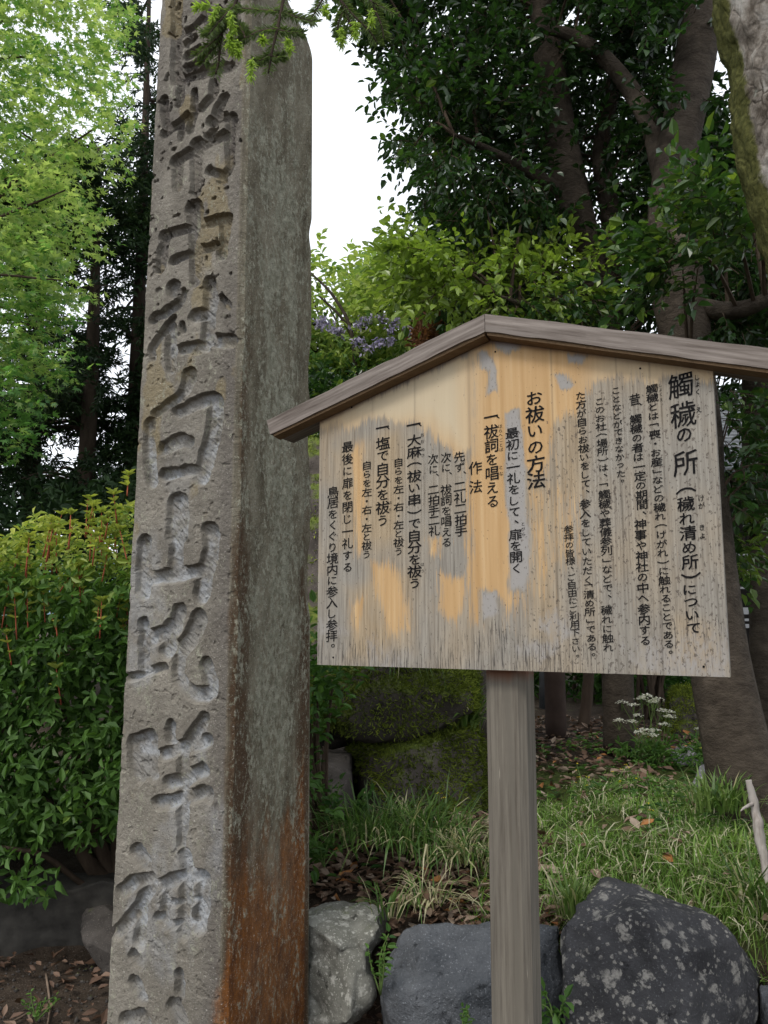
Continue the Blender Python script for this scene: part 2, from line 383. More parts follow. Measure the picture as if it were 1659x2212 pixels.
def rock_mat(name, c1, c2, spots=None, moss=0., scale=5., mossc=((.02, .03, .006), (.10, .125, .015)), bs=.5, spotamt=.5):
    t = NT(name); n = t.noise(scale, 8, None, .62)
    c = t.ramp(n, [(.3, c1), (.68, c2)])
    c = t.mix(t.lim(t.noise(150, 3), .58, .72), c, tuple(min(1, x * 1.7) for x in c2))
    c = t.mix(t.lim(t.noise(2.6 * scale, 5, None, .7), .42, .30), c, tuple(x * .45 for x in c1))
    if spots:
        d = t.math('ADD', t.voro(17), t.math('MULTIPLY', t.noise(48, 6, None, .75), 1.0)); d2 = t.math('ADD', t.voro(46), t.math('MULTIPLY', t.noise(110, 5, None, .7), .8))
        mk = t.lim(t.noise(3.6, 5, None, .6), .36, .48)
        sp = t.math('MULTIPLY', t.math('MAXIMUM', t.lim(d, .84, .73), t.lim(d2, .70, .60)), mk)
        c = t.mix(t.math('MULTIPLY', sp, t.lim(t.noise(90, 4), .25, .6)), c, spots)
    if moss:
        g = t.n('NewGeometry'); z = t.n('SeparateXYZ', None, Vector=g.outputs['Normal']).outputs[2]
        f = t.lim(t.math('ADD', t.math('MULTIPLY', z, .45), t.math('ADD', t.noise(3.2, 6, None, .65), moss - .5)), .55, .72)
        c = t.mix(f, c, t.ramp(t.noise(45, 5), [(.3, mossc[0]), (.7, mossc[1])]))
        t.bump(t.math('ADD', n, t.math('MULTIPLY', t.math('MULTIPLY', f, t.noise(110, 3)), .8)), bs, .03)
    else: t.bump(t.math('ADD', n, t.math('ADD', t.math('MULTIPLY', t.noise(70, 5, None, .7), .5), t.math('MULTIPLY', t.noise(24, 5), .6))), bs + .25, .022)
    return t.col(c, .88, .25)
M['rock_dark'] = rock_mat('dark_rock', (.022, .022, .024), (.062, .062, .066), (.24, .23, .21), 0, 4)
M['rock_blue'] = rock_mat('bluegrey_rock', (.038, .043, .050), (.105, .112, .122), None, .0, 6, bs=.7)
M['rock_pale'] = rock_mat('palegrey_rock', (.085, .085, .072), (.22, .22, .195), (.34, .34, .31), .12, 7)
M['rock_moss'] = rock_mat('mossy_rock', (.035, .03, .026), (.10, .085, .075), None, .44, 3.5, ((.04, .058, .012), (.14, .18, .03)))
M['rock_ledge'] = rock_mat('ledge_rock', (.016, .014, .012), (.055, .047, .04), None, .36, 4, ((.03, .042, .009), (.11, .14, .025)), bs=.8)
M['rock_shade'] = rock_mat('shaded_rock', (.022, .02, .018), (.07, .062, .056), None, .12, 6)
M['rock_grey'] = rock_mat('grey_rock', (.06, .06, .062), (.16, .16, .165), (.3, .3, .3), .1, 6)

def mk_ground():
    t = NT('soil'); n = t.noise(9, 8, None, .7)
    c = t.ramp(n, [(.3, (.022, .016, .011)), (.55, (.05, .037, .027)), (.75, (.09, .07, .052))])
    c = t.mix(t.lim(t.noise(160, 3), .6, .7), c, (.14, .12, .105))
    gm = t.lim(t.math('ADD', t.attr('green'), t.math('MULTIPLY', t.math('SUBTRACT', t.noise(5, 5), .5), .8)), .4, .6)
    c = t.mix(gm, c, t.ramp(t.noise(40, 4), [(.3, (.022, .035, .009)), (.7, (.075, .10, .022))]))
    t.bump(t.noise(60, 6, None, .7), .7, .03)
    return t.col(c, .95, .15)
M['ground'] = mk_ground()
def plain(name, c1, c2, scale=8, rough=.8, bs=.1):
    t = NT(name); n = t.noise(scale, 5); t.bump(n, bs, .01); return t.col(t.ramp(n, [(.3, c1), (.7, c2)]), rough, .25)
M['timber_dark'] = plain('dark_timber', (.014, .012, .011), (.032, .028, .025), 5)
M['rail_paint'] = plain('rail_paint', (.33, .33, .34), (.42, .42, .43), 8)
M['plaster'] = plain('plaster', (.42, .41, .38), (.55, .54, .5), 4)
M['roof_tile'] = plain('grey_tile', (.10, .11, .12), (.19, .2, .21), 14)
M['pole_paint'] = plain('pole_paint', (.05, .055, .06), (.085, .09, .095), 9, .5)
M['concrete'] = plain('kerb_stone', (.02, .019, .017), (.062, .058, .052), 12, .9, .6)
M['post_dark'] = plain('stained_post', (.028, .018, .014), (.055, .036, .028), 9, .85, .3)
M['hill'] = plain('far_hill', (.10, .16, .19), (.14, .20, .22), .02)

# ------------------------------------------------------------------ ground
def ground_z(x, y):
    x = np.asarray(x, float); y = np.asarray(y, float)
    r = np.interp(y - .32 * sstep(.25, -.1, x), [2.72, 2.98, 3.4, 4, 6, 10, 30, 200], [0, .46, .59, .64, .66, .76, 1.1, 1.1])
    l = np.interp(y, [3.98, 4.1, 5, 7, 12, 30, 200], [0, .30, .42, .7, 1.0, 1.1, 1.1])
    k = sstep(-.78, -.45, x + .08 * np.sin(y * 3))
    return l * (1 - k) + r * k
def gz(x, y):
    x = np.asarray(x, float); y = np.asarray(y, float)
    n = fbm(np.stack([x * 1.7, y * 1.7, x * 0], -1), 4, 5) - .5
    return ground_z(x, y) + n * .09 * sstep(2.2, 3.6, y) + n * .03
def gpt(x, y, dz=0.): return np.array([x, y, float(gz(x, y)) + dz])
def axis(lo, hi, c0, c1, fine, coarse_n):
    a = c0 - np.geomspace(fine, c0 - lo, coarse_n)[::-1]; b = c1 + np.geomspace(fine, hi - c1, coarse_n)
    return np.concatenate([a, np.arange(c0, c1, fine), b])
gx = axis(-300, 300, -3.5, 3.5, .04, 40); gy = axis(-60, 420, 2.0, 6.5, .04, 40)
X, Y = np.meshgrid(gx, gy, indexing='ij'); Z = gz(X, Y)
i, j = np.meshgrid(np.arange(len(gx) - 1), np.arange(len(gy) - 1), indexing='ij'); ny = len(gy)
GF = np.stack([i * ny + j, (i + 1) * ny + j, (i + 1) * ny + j + 1, i * ny + j + 1], -1).reshape(-1, 4)
def green_at(x, y):
    g = sstep(.15, .6, x - .12 * (y - 3)) * sstep(2.7, 3.1, y) * (1 - sstep(4.6, 5.6, y)) * .75
    return g + sstep(6, 8, y) * .35
tag(mesh_obj('ground', np.stack([X, Y, Z], -1).reshape(-1, 3), GF, M['ground'], attrs={'green': green_at(X, Y).ravel()}, smooth=True), kind='structure')

# far wooded hill
hx = np.linspace(-400, 400, 80); hz = 16 + 26 * fbm(np.stack([hx * .012, hx * 0, hx * 0], -1), 4, 3)
HV = np.concatenate([np.stack([hx, hx * 0 + 260, hx * 0 - 2], -1), np.stack([hx, hx * 0 + 330, hz], -1), np.stack([hx, hx * 0 + 420, hx * 0 - 2], -1)])
k = np.arange(79); HF = np.concatenate([np.stack([k, k + 1, k + 81, k + 80], -1), np.stack([k + 80, k + 81, k + 161, k + 160], -1)])
tag(mesh_obj('hills', HV, HF, M['hill'], smooth=True), kind='structure')

# ------------------------------------------------------------------ the inscribed stone pillar
NX, NY = -.4732, 2.55
TH = radians(26)
FD = np.array([-cos(TH), sin(TH)])          # near corner -> far end of the inscribed face
SD = np.array([sin(TH), cos(TH)])           # near corner -> far end of the right face
def pil_s(z): return np.interp(z, [0, .36, 3.71, 4.4], [.484, .478, .426, .415])
fn = np.array([-sin(TH), -cos(TH), 0.]); P0 = np.array([NX, NY, 0.])
def face_uv(px, py):
    q = onplane(np.asarray(px, float), np.asarray(py, float), P0, fn)
    return (q[..., 0] - NX) * FD[0] + (q[..., 1] - NY) * FD[1], q[..., 2]
ZC = {1: 0., 2: 597.4, 3: 1109.4, 4: 1621.5}
def zz(c, x, y): return 204.8 + x * .30865, ZC[c] + y * .30865
# carved characters as brush strokes: crop, half width, points, depth
ST = [
 # 国 (top)
 (1, 40, [(575, -60), (570, 200), (565, 540)]), (1, 36, [(565, 555), (700, 520), (975, 445)]), (1, 36, [(985, -80), (985, 430)]), (1, 36, [(565, -70), (985, -150)]),
 (1, 28, [(590, 240), (680, 190), (770, 120)]), (1, 28, [(590, 330), (690, 265)]), (1, 28, [(640, 395), (720, 345)]), (1, 28, [(640, 470), (760, 420)]), (1, 32, [(760, -60), (820, 200), (930, 380)]), (1, 24, [(830, 300), (760, 390)]), (1, 24, [(860, 60), (900, 120)]),
 # 幣
 (1, 30, [(600, 590), (590, 720)]), (1, 28, [(700, 640), (690, 740)]), (1, 30, [(480, 700), (500, 880)]), (1, 32, [(480, 930), (560, 880), (640, 810)]), (1, 26, [(600, 860), (605, 960)]),
 (1, 38, [(840, 550), (825, 660), (750, 750)]), (1, 40, [(900, 690), (850, 790)]), (1, 34, [(800, 850), (905, 815)]), (1, 46, [(960, 830), (960, 880)]), (1, 30, [(700, 780), (660, 900)]), (1, 26, [(780, 950), (850, 890)]),
 (1, 38, [(560, 1130), (690, 1050), (900, 950), (945, 965)]), (1, 40, [(575, 1120), (575, 1300)]), (1, 36, [(940, 980), (945, 1150), (880, 1250)]), (1, 45, [(710, 1000), (705, 1330)]), (1, 30, [(800, 1190), (870, 1220)]),
 # 中
 (1, 62, [(690, 1460), (700, 1520)]), (1, 42, [(695, 1520), (705, 1960)]), (1, 40, [(490, 1670), (455, 1870)]), (1, 36, [(480, 1650), (640, 1600), (800, 1550), (925, 1530)]), (1, 42, [(915, 1550), (890, 1780)]), (1, 32, [(540, 1820), (645, 1780), (830, 1720)]),
 # 社
 (2, 50, [(545, 70), (545, 100)]), (2, 34, [(615, 110), (590, 180), (500, 240), (400, 300)]), (2, 30, [(540, 300), (470, 400), (400, 500), (395, 570)]), (2, 42, [(535, 380), (530, 640)]), (2, 26, [(610, 340), (620, 370)]),
 (2, 52, [(798, 55), (805, 180), (780, 420), (770, 480)]), (2, 40, [(690, 275), (790, 255)]), (2, 32, [(880, 150), (925, 210)]), (2, 44, [(610, 510), (720, 500)]), (2, 48, [(850, 450), (950, 455)]),
 # 白
 (2, 56, [(660, 700), (640, 770)]), (2, 36, [(640, 770), (540, 870), (420, 960)]), (2, 44, [(385, 1030), (375, 1200), (400, 1430)]), (2, 42, [(575, 950), (700, 890), (820, 850)]), (2, 62, [(840, 880), (830, 1080), (770, 1290), (740, 1400)]), (2, 44, [(480, 1205), (600, 1150), (650, 1160)]), (2, 38, [(480, 1390), (600, 1370), (730, 1350)]),
 # 山
 (2, 80, [(578, 1600), (570, 1800)]), (2, 56, [(570, 1800), (560, 2060)]), (3, 54, [(342, 210), (340, 380), (335, 540)]), (3, 62, [(805, 120), (810, 260), (770, 420), (745, 570)]), (3, 46, [(390, 455), (530, 435), (740, 400)]),
 # 比
 (3, 46, [(335, 780), (340, 900), (345, 1110)]), (3, 54, [(590, 690), (550, 800), (400, 870)]), (3, 58, [(520, 800), (500, 960)]), (3, 28, [(235, 1150), (330, 1130), (480, 1080)]), (3, 64, [(725, 740), (690, 830), (600, 960)]), (3, 50, [(600, 960), (580, 1120), (640, 1240), (740, 1270), (810, 1220), (775, 1060)]),
 # 咩
 (3, 44, [(265, 1610), (270, 1750), (310, 1850)]), (3, 44, [(270, 1600), (385, 1560)]), (3, 46, [(400, 1590), (400, 1830)]), (3, 60, [(330, 1660), (350, 1800)]),
 (3, 42, [(525, 1490), (530, 1590)]), (3, 44, [(760, 1435), (720, 1500), (660, 1600)]), (3, 44, [(480, 1690), (620, 1640), (790, 1590)]), (3, 46, [(510, 1890), (600, 1870), (750, 1800)]), (3, 46, [(440, 2030), (560, 2010), (750, 1960), (790, 1980)]), (3, 44, [(620, 1640), (610, 1900), (615, 2190)]), (4, 38, [(620, 440), (605, 660)]),
 # 神
 (4, 52, [(290, 710), (350, 790)]), (4, 46, [(190, 980), (300, 920), (385, 900)]), (4, 42, [(390, 940), (300, 1100), (150, 1280)]), (4, 46, [(320, 1100), (310, 1350)]), (4, 36, [(440, 1170), (500, 1220)]), (4, 54, [(630, 740), (640, 820)]), (4, 46, [(640, 800), (620, 1280)]), (4, 44, [(450, 950), (620, 890), (720, 880)]), (4, 58, [(750, 900), (750, 1050), (720, 1230)]), (4, 36, [(480, 960), (490, 1180)]), (4, 30, [(500, 1080), (720, 1050)]), (4, 26, [(500, 1220), (700, 1200)]),
 # 社 (foot)
 (4, 50, [(280, 1640), (320, 1720)]), (4, 40, [(265, 1440), (300, 1480)]), (4, 56, [(220, 1900), (320, 1870), (340, 1930)]), (4, 62, [(555, 1800), (600, 1930), (600, 2100)]), (4, 40, [(590, 1580), (590, 1700)]), (4, 36, [(480, 2050), (700, 2020)]),
]
nz = 1310; nf, ns, nb = 150, 84, 14
zrow = np.concatenate([np.linspace(-.05, .25, 12, endpoint=False), np.linspace(.25, 4.2, nz)])
S_ = pil_s(zrow); ch = .016
uf = np.linspace(1, 0, nf)                                   # far end of face -> near corner
us = np.linspace(0, 1, ns)
def at2(a, b): return np.array([NX, NY]) + a[..., None] * FD + b[..., None] * SD
FU = uf[None, :] * (S_[:, None] - 2 * ch) + ch; FZ = np.repeat(zrow[:, None], nf, 1)
depth = np.zeros_like(FU); inner = np.zeros_like(FU)
warp = (fbm(np.stack([FU * 28, FZ * 28, FU * 0], -1), 3, 2) - .5)
FUw = FU + warp * .016; FZw = FZ + (fbm(np.stack([FU * 28 + 9, FZ * 28, FU * 0], -1), 3, 8) - .5) * .016
for (c, hw, pts) in ST:
    q = [zz(c, *p) for p in pts]; u, z = face_uv([p[0] for p in q], [p[1] for p in q])
    cpx = q[0][0] + 20; u2, _ = face_uv([q[0][0] - 10, q[0][0] + 10], [q[0][1]] * 2)
    wd = hw * .30865 * abs(u2[1] - u2[0]) / 20 * 1.0
    sel = (FU > u.min() - .06) & (FU < u.max() + .06) & (FZ > z.min() - .06) & (FZ < z.max() + .06)
    xs, zs = FUw[sel], FZw[sel]; d = np.full(xs.shape, 9.); zn = np.zeros(xs.shape)
    cv = catmull(np.c_[u, z], 4 * len(u)) if len(u) > 2 else np.c_[u, z]
    for a, b in zip(cv[:-1], cv[1:]):
        dk, tk = segdist(xs, zs, a, b); zn = np.where(dk < d, a[1] + (b[1] - a[1]) * tk, zn); d = np.minimum(d, dk)
    s = wd - d
    below = (zs - zn) / wd; soft = .0035 + .011 * sstep(.35, -.8, below)      # chisel cut steep above, run out below
    prof = .66 * np.clip(s / soft, 0, 1) + .38 * np.sqrt(np.clip(s / wd, 0, 1))
    dd = .024 * prof
    depth[sel] = np.maximum(depth[sel], dd); inner[sel] = np.maximum(inner[sel], sstep(.003, .015, s))
depth += inner * (fbm(np.stack([(FU + FZ) * 30, (FU - FZ) * 95, FU * 0], -1), 3, 45) - .5) * .010
topf = sstep(2.2, 3.2, FZ)
n1 = fbm(np.stack([FU * 14, FZ * 14, FU * 0 + 3], -1), 4, 21)
pit = sstep(.70, .78, fbm(np.stack([FU * 38, FZ * 38, FU * 0], -1), 3, 31))
depth = depth * (.85 + .5 * n1) + pit * (.004 + .012 * topf) + (n1 - .5) * .003
depth += (fbm(np.stack([FU * 70, FZ * 70, FU * 0], -1), 3, 41) - .5) * .004
rough = fbm(np.stack([FU * 8, FZ * 3.5, FU * 0], -1), 3, 51)
A_pale = inner * sstep(3.1, 2.2, FZ) * (.30 + .55 * sstep(.4, .62, n1))
A_pale += .35 * sstep(.55, .7, rough) * sstep(2.3, 1.7, FZ)
hz_ = fbm(np.stack([FU * 11, FZ * 6, FU * 0], -1), 3, 61)
A_och = sstep(.55, .72, hz_) * (.55 * sstep(1.5, 2.2, FZ) + .2) + sstep(.5, .62, fbm(np.stack([FU * 16, FZ * 9, FU * 0 + 5], -1), 2, 71)) * inner * sstep(2.3, 2.5, FZ) * sstep(3.25, 2.95, FZ) * .9
A_och += .35 * sstep(.25, .42, FU) * sstep(.5, .65, fbm(np.stack([FU * 9, FZ * 2.5, FU * 0 + 2], -1), 3, 77))
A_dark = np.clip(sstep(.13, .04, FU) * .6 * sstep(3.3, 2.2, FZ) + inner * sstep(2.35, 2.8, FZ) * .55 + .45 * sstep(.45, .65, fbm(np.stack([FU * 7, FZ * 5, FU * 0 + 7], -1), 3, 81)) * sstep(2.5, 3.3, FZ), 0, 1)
f_xy = at2(FU, depth)
# right face
SU = us[None, :] * (S_[:, None] - 2 * ch) + ch; SZ = np.repeat(zrow[:, None], ns, 1); sf = us[None, :] + 0 * SU
sd = (fbm(np.stack([SU * 9, SZ * 4, SU * 0 + 11], -1), 4, 91) - .5) * .014 + (fbm(np.stack([SU * 60, SZ * 40, SU * 0], -1), 3, 95) - .5) * .005
s_xy = at2(sd, SU)
bw = np.linspace(0, 1, nb)
b1 = at2(bw[None, :] * (S_[:, None]), np.repeat(S_[:, None], nb, 1))       # back, right -> left
b2 = at2(np.repeat(S_[:, None], nb - 2, 1), (1 - bw[None, 1:-1]) * S_[:, None])
ring = np.concatenate([f_xy, s_xy, b1, b2], 1); nr = ring.shape[1]
RZ = np.repeat(zrow[:, None], nr, 1)
# chipped and rounded head of the far right corner, small chips on edges
cs = nf + ns - 1
ctr = at2(S_ / 2, S_ / 2)
dcorner = np.linalg.norm(ring - ring[:, cs:cs + 1], axis=2)
pull = sstep(3.76, 4.12, RZ) * np.clip(1 - dcorner / .18, 0, 1) ** .8 * .15
pull += np.clip(1 - dcorner / .08, 0, 1) * (sstep(.55, .72, fbm(np.stack([RZ * 4, RZ * 0, RZ * 0], -1), 3, 99)) * .014)
pull += np.clip(1 - np.linalg.norm(ring - ring[:, :1], axis=2) / .03, 0, 1) * (fbm(np.stack([RZ * 14, RZ * 0, RZ * 0 + 4], -1), 4, 97) * .004)
ring = ring + unit(ctr[:, None] - ring) * pull[..., None]
PV = np.concatenate([ring, RZ[..., None]], 2)
nrow = len(zrow); PVf = PV.reshape(-1, 3)
i, j = np.meshgrid(np.arange(nrow - 1), np.arange(nr), indexing='ij'); j2 = (j + 1) % nr
PFc = np.stack([i * nr + j, i * nr + j2, (i + 1) * nr + j2, (i + 1) * nr + j], -1).reshape(-1, 4)
apex = np.append(at2(np.array(.21), np.array(.21)), 4.36); PVf = np.vstack([PVf, apex]); j = np.arange(nr); top = (nrow - 1) * nr
PT = np.stack([top + j, top + (j + 1) % nr, np.full(nr, len(PVf) - 1)], -1)
def full(front, side, rest):
    a = np.concatenate([front, side, np.full((nrow, nr - nf - ns), rest)], 1).ravel(); return np.append(a, rest)
zer = np.zeros_like
lowz = lambda a, b, z: sstep(a, b, z)
e1 = sstep(.30, .02, sf); e2 = sstep(.70, .98, sf)
rust_s = np.clip(e1 * (.18 + .50 * sstep(3.0, 2.2, SZ)) + e2 * (.62 * sstep(2.5, 1.8, SZ)) + .34 * sstep(1.9, .9, SZ), 0, 1)
or_s = np.clip(sstep(1.35, .40, SZ + .10 * np.abs(sf - .6)) * .97 + .35 * e2 * sstep(1.5, .9, SZ), 0, 1) * (1 - .75 * sstep(.93, 1.0, sf))
lic_s = np.clip((.45 + .75 * np.exp(-((sf - .52) / .26) ** 2)) * sstep(.55, 1.2, SZ), .22, 1) * (1 - .5 * sstep(3.0, 3.5, SZ))
fr_r = sstep(.07, .0, FU) * .55 * sstep(2.6, 1.8, FZ); fr_o = sstep(.12, .0, FU + (FZ - .35) * .22) * .8 * sstep(.8, .45, FZ)
pil = thing('stone_pillar', 'tall tapering square stone pillar with deeply carved characters and orange stained right face', 'stone pillar', (NX - .11, NY + .31, 0))
mesh_obj('shaft', PVf, [PFc, PT], M['pillar'], pil, attrs={
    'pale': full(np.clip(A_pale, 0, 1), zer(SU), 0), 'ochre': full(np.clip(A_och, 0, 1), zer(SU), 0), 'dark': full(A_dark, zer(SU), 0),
    'side': full(sstep(.012, 0, FU - ch) * .7, np.ones_like(SU), 1), 'rust': full(fr_r, rust_s, .2), 'orange': full(fr_o, or_s, 0), 'lichen': full(.05 + zer(FU), lic_s, .3)}, smooth=False)

# ------------------------------------------------------------------ the notice board
BL = np.array([-.1642, 1.9942]); BR = np.array([.6688, 1.5724]); BW = float(np.linalg.norm(BR - BL))
bu = (BR - BL) / BW; bn = np.array([bu[1], -bu[0]])           # towards the viewer
Z0, ZE = 1.4375, 2.0575                                       # bottom edge and eave corner
fb0 = np.array([BL[0], BL[1], 0.]); fbn = np.array([bn[0], bn[1], 0.])
def board_uv(px, py):
    q = onplane(np.asarray(px, float), np.asarray(py, float), fb0, fbn)
    return (q[..., 0] - BL[0]) * bu[0] + (q[..., 1] - BL[1]) * bu[1], q[..., 2]
def B3(u, d, z):
    """board frame -> world: u along, d towards the viewer, z up"""
    u, d, z = np.broadcast_arrays(np.asarray(u, float), np.asarray(d, float), np.asarray(z, float))
    return np.stack([BL[0] + u * bu[0] + d * bn[0], BL[1] + u * bu[1] + d * bn[1], z], -1)
apu, apz = board_uv([1060.], [728.]); APU, APZ = float(apu[0]), float(apz[0])
def roofline(u): return np.where(u < APU, ZE + (APZ - ZE) * u / APU, ZE + (APZ - ZE) * (BW - u) / (BW - APU))
nu, nv = 260, 230
U = np.linspace(0, BW, nu); Tt = np.linspace(0, 1, nv)
UU, TT = np.meshgrid(U, Tt, indexing='ij'); ZZ = Z0 + TT * (roofline(UU) - Z0)
cA = lambda x, y: (1177.7 + x * .33945, 716.9 + y * .33945)
cB = lambda x, y: (853.4 + x * .33945, 716.9 + y * .33945)
cC = lambda x, y: (563.2 + x * .32922, 768.1 + y * .32922)
wu = (fbm(np.stack([UU * 26, ZZ * 7, UU * 0], -1), 4, 3) - .5) * .030; wz = (fbm(np.stack([UU * 22, ZZ * 9, UU * 0 + 4], -1), 4, 6) - .5) * .06
def region(crop, pts, soft=.03, w=1.):
    q = [crop(*p) for p in pts]; u, z = board_uv([p[0] for p in q], [p[1] for p in q])
    d = polydist(UU + wu * w, ZZ + wz * w, list(zip(u, z))); return sstep(-soft, soft, d)
gold = np.zeros_like(UU); warm = np.zeros_like(UU); cream = np.zeros_like(UU); smoothg = np.zeros_like(UU)
dtop = roofline(UU) - ZZ
for crop, pts in [
    (cB, [(470, 60), (1420, 60), (1420, 300), (1290, 310), (1180, 480), (1010, 600), (960, 880), (845, 900), (835, 1950), (690, 1930), (650, 1700), (560, 1620), (545, 1870), (480, 1900), (478, 700)]),
    (cA, [(0, 60), (1070, 200), (1090, 330), (960, 300), (760, 300), (620, 290), (380, 320), (240, 380), (0, 420)]),
    (cC, [(380, 400), (740, 250), (1380, -20), (1400, 620), (1290, 640), (1180, 560), (1000, 420), (760, 400), (600, 470), (380, 470)]),
    (cC, [(740, 1340), (880, 1360), (950, 1600), (970, 1800), (900, 1890), (820, 1860), (770, 1560)]),
    (cC, [(600, 1600), (690, 1580), (680, 1700), (610, 1880), (580, 1800)]),
    (cC, [(1190, 1470), (1330, 1440), (1310, 1700), (1250, 1770), (1170, 1700)]),
    (cC, [(1110, 1200), (1170, 1210), (1165, 1330), (1110, 1310)]),
    (cC, [(590, 640), (660, 560), (665, 1250), (630, 1300)])]: gold = np.maximum(gold, region(crop, pts))
for crop, pts in [
    (cB, [(840, 900), (1010, 900), (1080, 1200), (1060, 1980), (850, 1980)]), (cC, [(380, 380), (480, 380), (470, 800), (380, 900)]),
    (cB, [(960, 450), (1180, 400), (1190, 1000), (1000, 1150)]), (cA, [(820, 1850), (1050, 1860), (1060, 2120), (860, 2130)]), (cC, [(560, 1500), (1000, 1400), (1000, 1950), (600, 1950)]), (cC, [(440, 600), (900, 500), (900, 1200), (520, 1250)])]:
    warm = np.maximum(warm, region(crop, pts, .03))
gold = np.maximum(gold, region(cB, [(850, 960), (960, 1000), (990, 1400), (1000, 1960), (850, 1960)], .04) * .62)
gold = np.maximum(gold, region(cA, [(30, 950), (200, 1000), (210, 1400), (60, 1500)], .05) * .55)
cream = np.maximum(region(cC, [(380, 300), (1000, 40), (1365, -100), (1365, 620), (1000, 420), (380, 480)], .05), region(cA, [(380, 100), (1090, 200), (1090, 400), (300, 330)], .06) * .8) * .85
for pts in ([(700, 520), (800, 510), (830, 700), (850, 1500), (820, 1650), (740, 1640), (715, 1400)], [(520, 130), (575, 140), (650, 260), (640, 400), (570, 415), (585, 290), (530, 250)], [(1010, 270), (1080, 250), (1140, 350), (1060, 350)], [(1090, 120), (1220, 170), (1190, 225), (1110, 180)], [(620, 60), (790, 60), (780, 120), (640, 120)], [(550, 1640), (640, 1640), (660, 1800), (560, 1840)]):
    g = region(cB, pts, .015, .8); gold *= 1 - g; smoothg = np.maximum(smoothg, g * .85)
low = sstep(.19, .02, ZZ - Z0 + wz * .8 + (fbm(np.stack([UU * 5.5, UU * 0, UU * 0 + 2], -1), 3, 55) - .5) * .22)
gold *= 1 - low
smoothg = np.maximum(smoothg, .55 * low * sstep(.45, .6, fbm(np.stack([UU * 9, ZZ * 9, UU * 0], -1), 3, 19)))
b_u = UU / BW
black = np.clip(.5 * low + .45 * sstep(.35, .6, fbm(np.stack([UU * 5, ZZ * 3, UU * 0 + 9], -1), 3, 13)) * sstep(.45, .2, ZZ - Z0), 0, 1) * (1 - .85 * gold)
speck = np.clip(.55 + .7 * sstep(.35, .8, b_u) + .5 * (fbm(np.stack([UU * 7, ZZ * 5, UU * 0], -1), 3, 15) - .5), 0, 1) * (1 - .55 * gold) * (1 - .8 * sstep(.06, .02, dtop)) * (1 - .6 * cream)
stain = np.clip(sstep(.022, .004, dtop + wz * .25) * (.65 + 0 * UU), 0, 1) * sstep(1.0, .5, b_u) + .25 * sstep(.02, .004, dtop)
seam = np.zeros_like(UU)
for crop, x, y, s in ((cB, 476, 900, .55), (cC, 735, 600, .35), (cC, 1022, 1980, .45), (cA, 1060 - 395, 300, .35), (cA, 520, 2000, .3), (cA, 90, 2000, .35)):
    su, _ = board_uv(*[np.array([c]) for c in crop(x, y)])
    seam = np.maximum(seam, s * sstep(.0026, .0006, np.abs(UU - su[0])))
TB = .028
sign = thing('notice_board', 'wooden shrine notice board with gabled roof on a single grey post', 'notice board', np.array([*B3(BW * .5, -.08, 0)[:2], 0]))
front = B3(UU, seam * -.0012, ZZ).reshape(-1, 3); k = np.arange(nu * nv).reshape(nu, nv)
F1 = np.stack([k[:-1, :-1], k[1:, :-1], k[1:, 1:], k[:-1, 1:]], -1).reshape(-1, 4)
edge = np.concatenate([k[:, 0], k[-1, 1:], k[-2::-1, -1], k[0, -2:0:-1]])
eu, ez = UU.ravel()[edge], ZZ.ravel()[edge]; back = B3(eu, -TB, ez); nE = len(edge); kb = nu * nv + np.arange(nE)
F2 = np.stack([np.roll(edge, -1), edge, kb, np.roll(kb, -1)], -1)
bc = nu * nv + nE; BV = np.vstack([front, back, B3(BW / 2, -TB, 1.8)[None]])
F3 = np.stack([kb, np.full(nE, bc), np.roll(kb, -1)], -1)
ext = lambda a, v=0.: np.concatenate([a.ravel(), a.ravel()[edge], [v]])
mesh_obj('board', BV, [F1, F2, F3], M['board'], sign, attrs=dict(gold=ext(gold), warm=ext(warm), cream=ext(cream), smooth=ext(smoothg), black=ext(black), speck=ext(speck), stain=ext(stain), seam=ext(seam)))

# roof: two sloping planks meeting in a mitred ridge
def roof_plank(side):
    t_ = .040; fr, bk = .040, -.070
    if side < 0: u_out = -.125; sl_ = (APZ - ZE) / APU; zf = lambda u: ZE + .001 + sl_ * u
    else: u_out = BW + .20; sl_ = (APZ - ZE) / (BW - APU); zf = lambda u: ZE + .001 + sl_ * (BW - u)
    n_ = 60; us_ = np.linspace(u_out, APU - .0006 * np.sign(APU - u_out), n_); L_ = math.hypot(1, sl_); nxs = (sl_ if side > 0 else -sl_) / L_
    rows = []
    for idx, (d, up) in enumerate(((fr, 0), (fr, 1), (bk, 1), (bk, 0))):
        uu = us_ + (nxs * t_ * up) * np.linspace(1, 0, n_)    # end cut square, ridge cut plumb
        zz_ = zf(us_) + (t_ / L_ * up) * np.linspace(1, 1, n_) + (np.linspace(0, 1, n_) * up * (L_ - 1 / L_) * t_)
        wob = (fbm(np.stack([us_ * 20, us_ * 0 + idx, us_ * 0], -1), 3, 7) - .5) * .003
        rows.append(B3(uu, d + wob, zz_ + wob))
    V = np.stack(rows, 1).reshape(-1, 3); k = np.arange(n_ - 1)[:, None] * 4
    F = np.concatenate([np.stack([k[:, 0] + a, k[:, 0] + (a + 1) % 4, k[:, 0] + 4 + (a + 1) % 4, k[:, 0] + 4 + a], -1) for a in range(4)])
    F = np.vstack([F, [[3, 2, 1, 0]], [[4 * n_ - 4, 4 * n_ - 3, 4 * n_ - 2, 4 * n_ - 1]]])
    return V, F
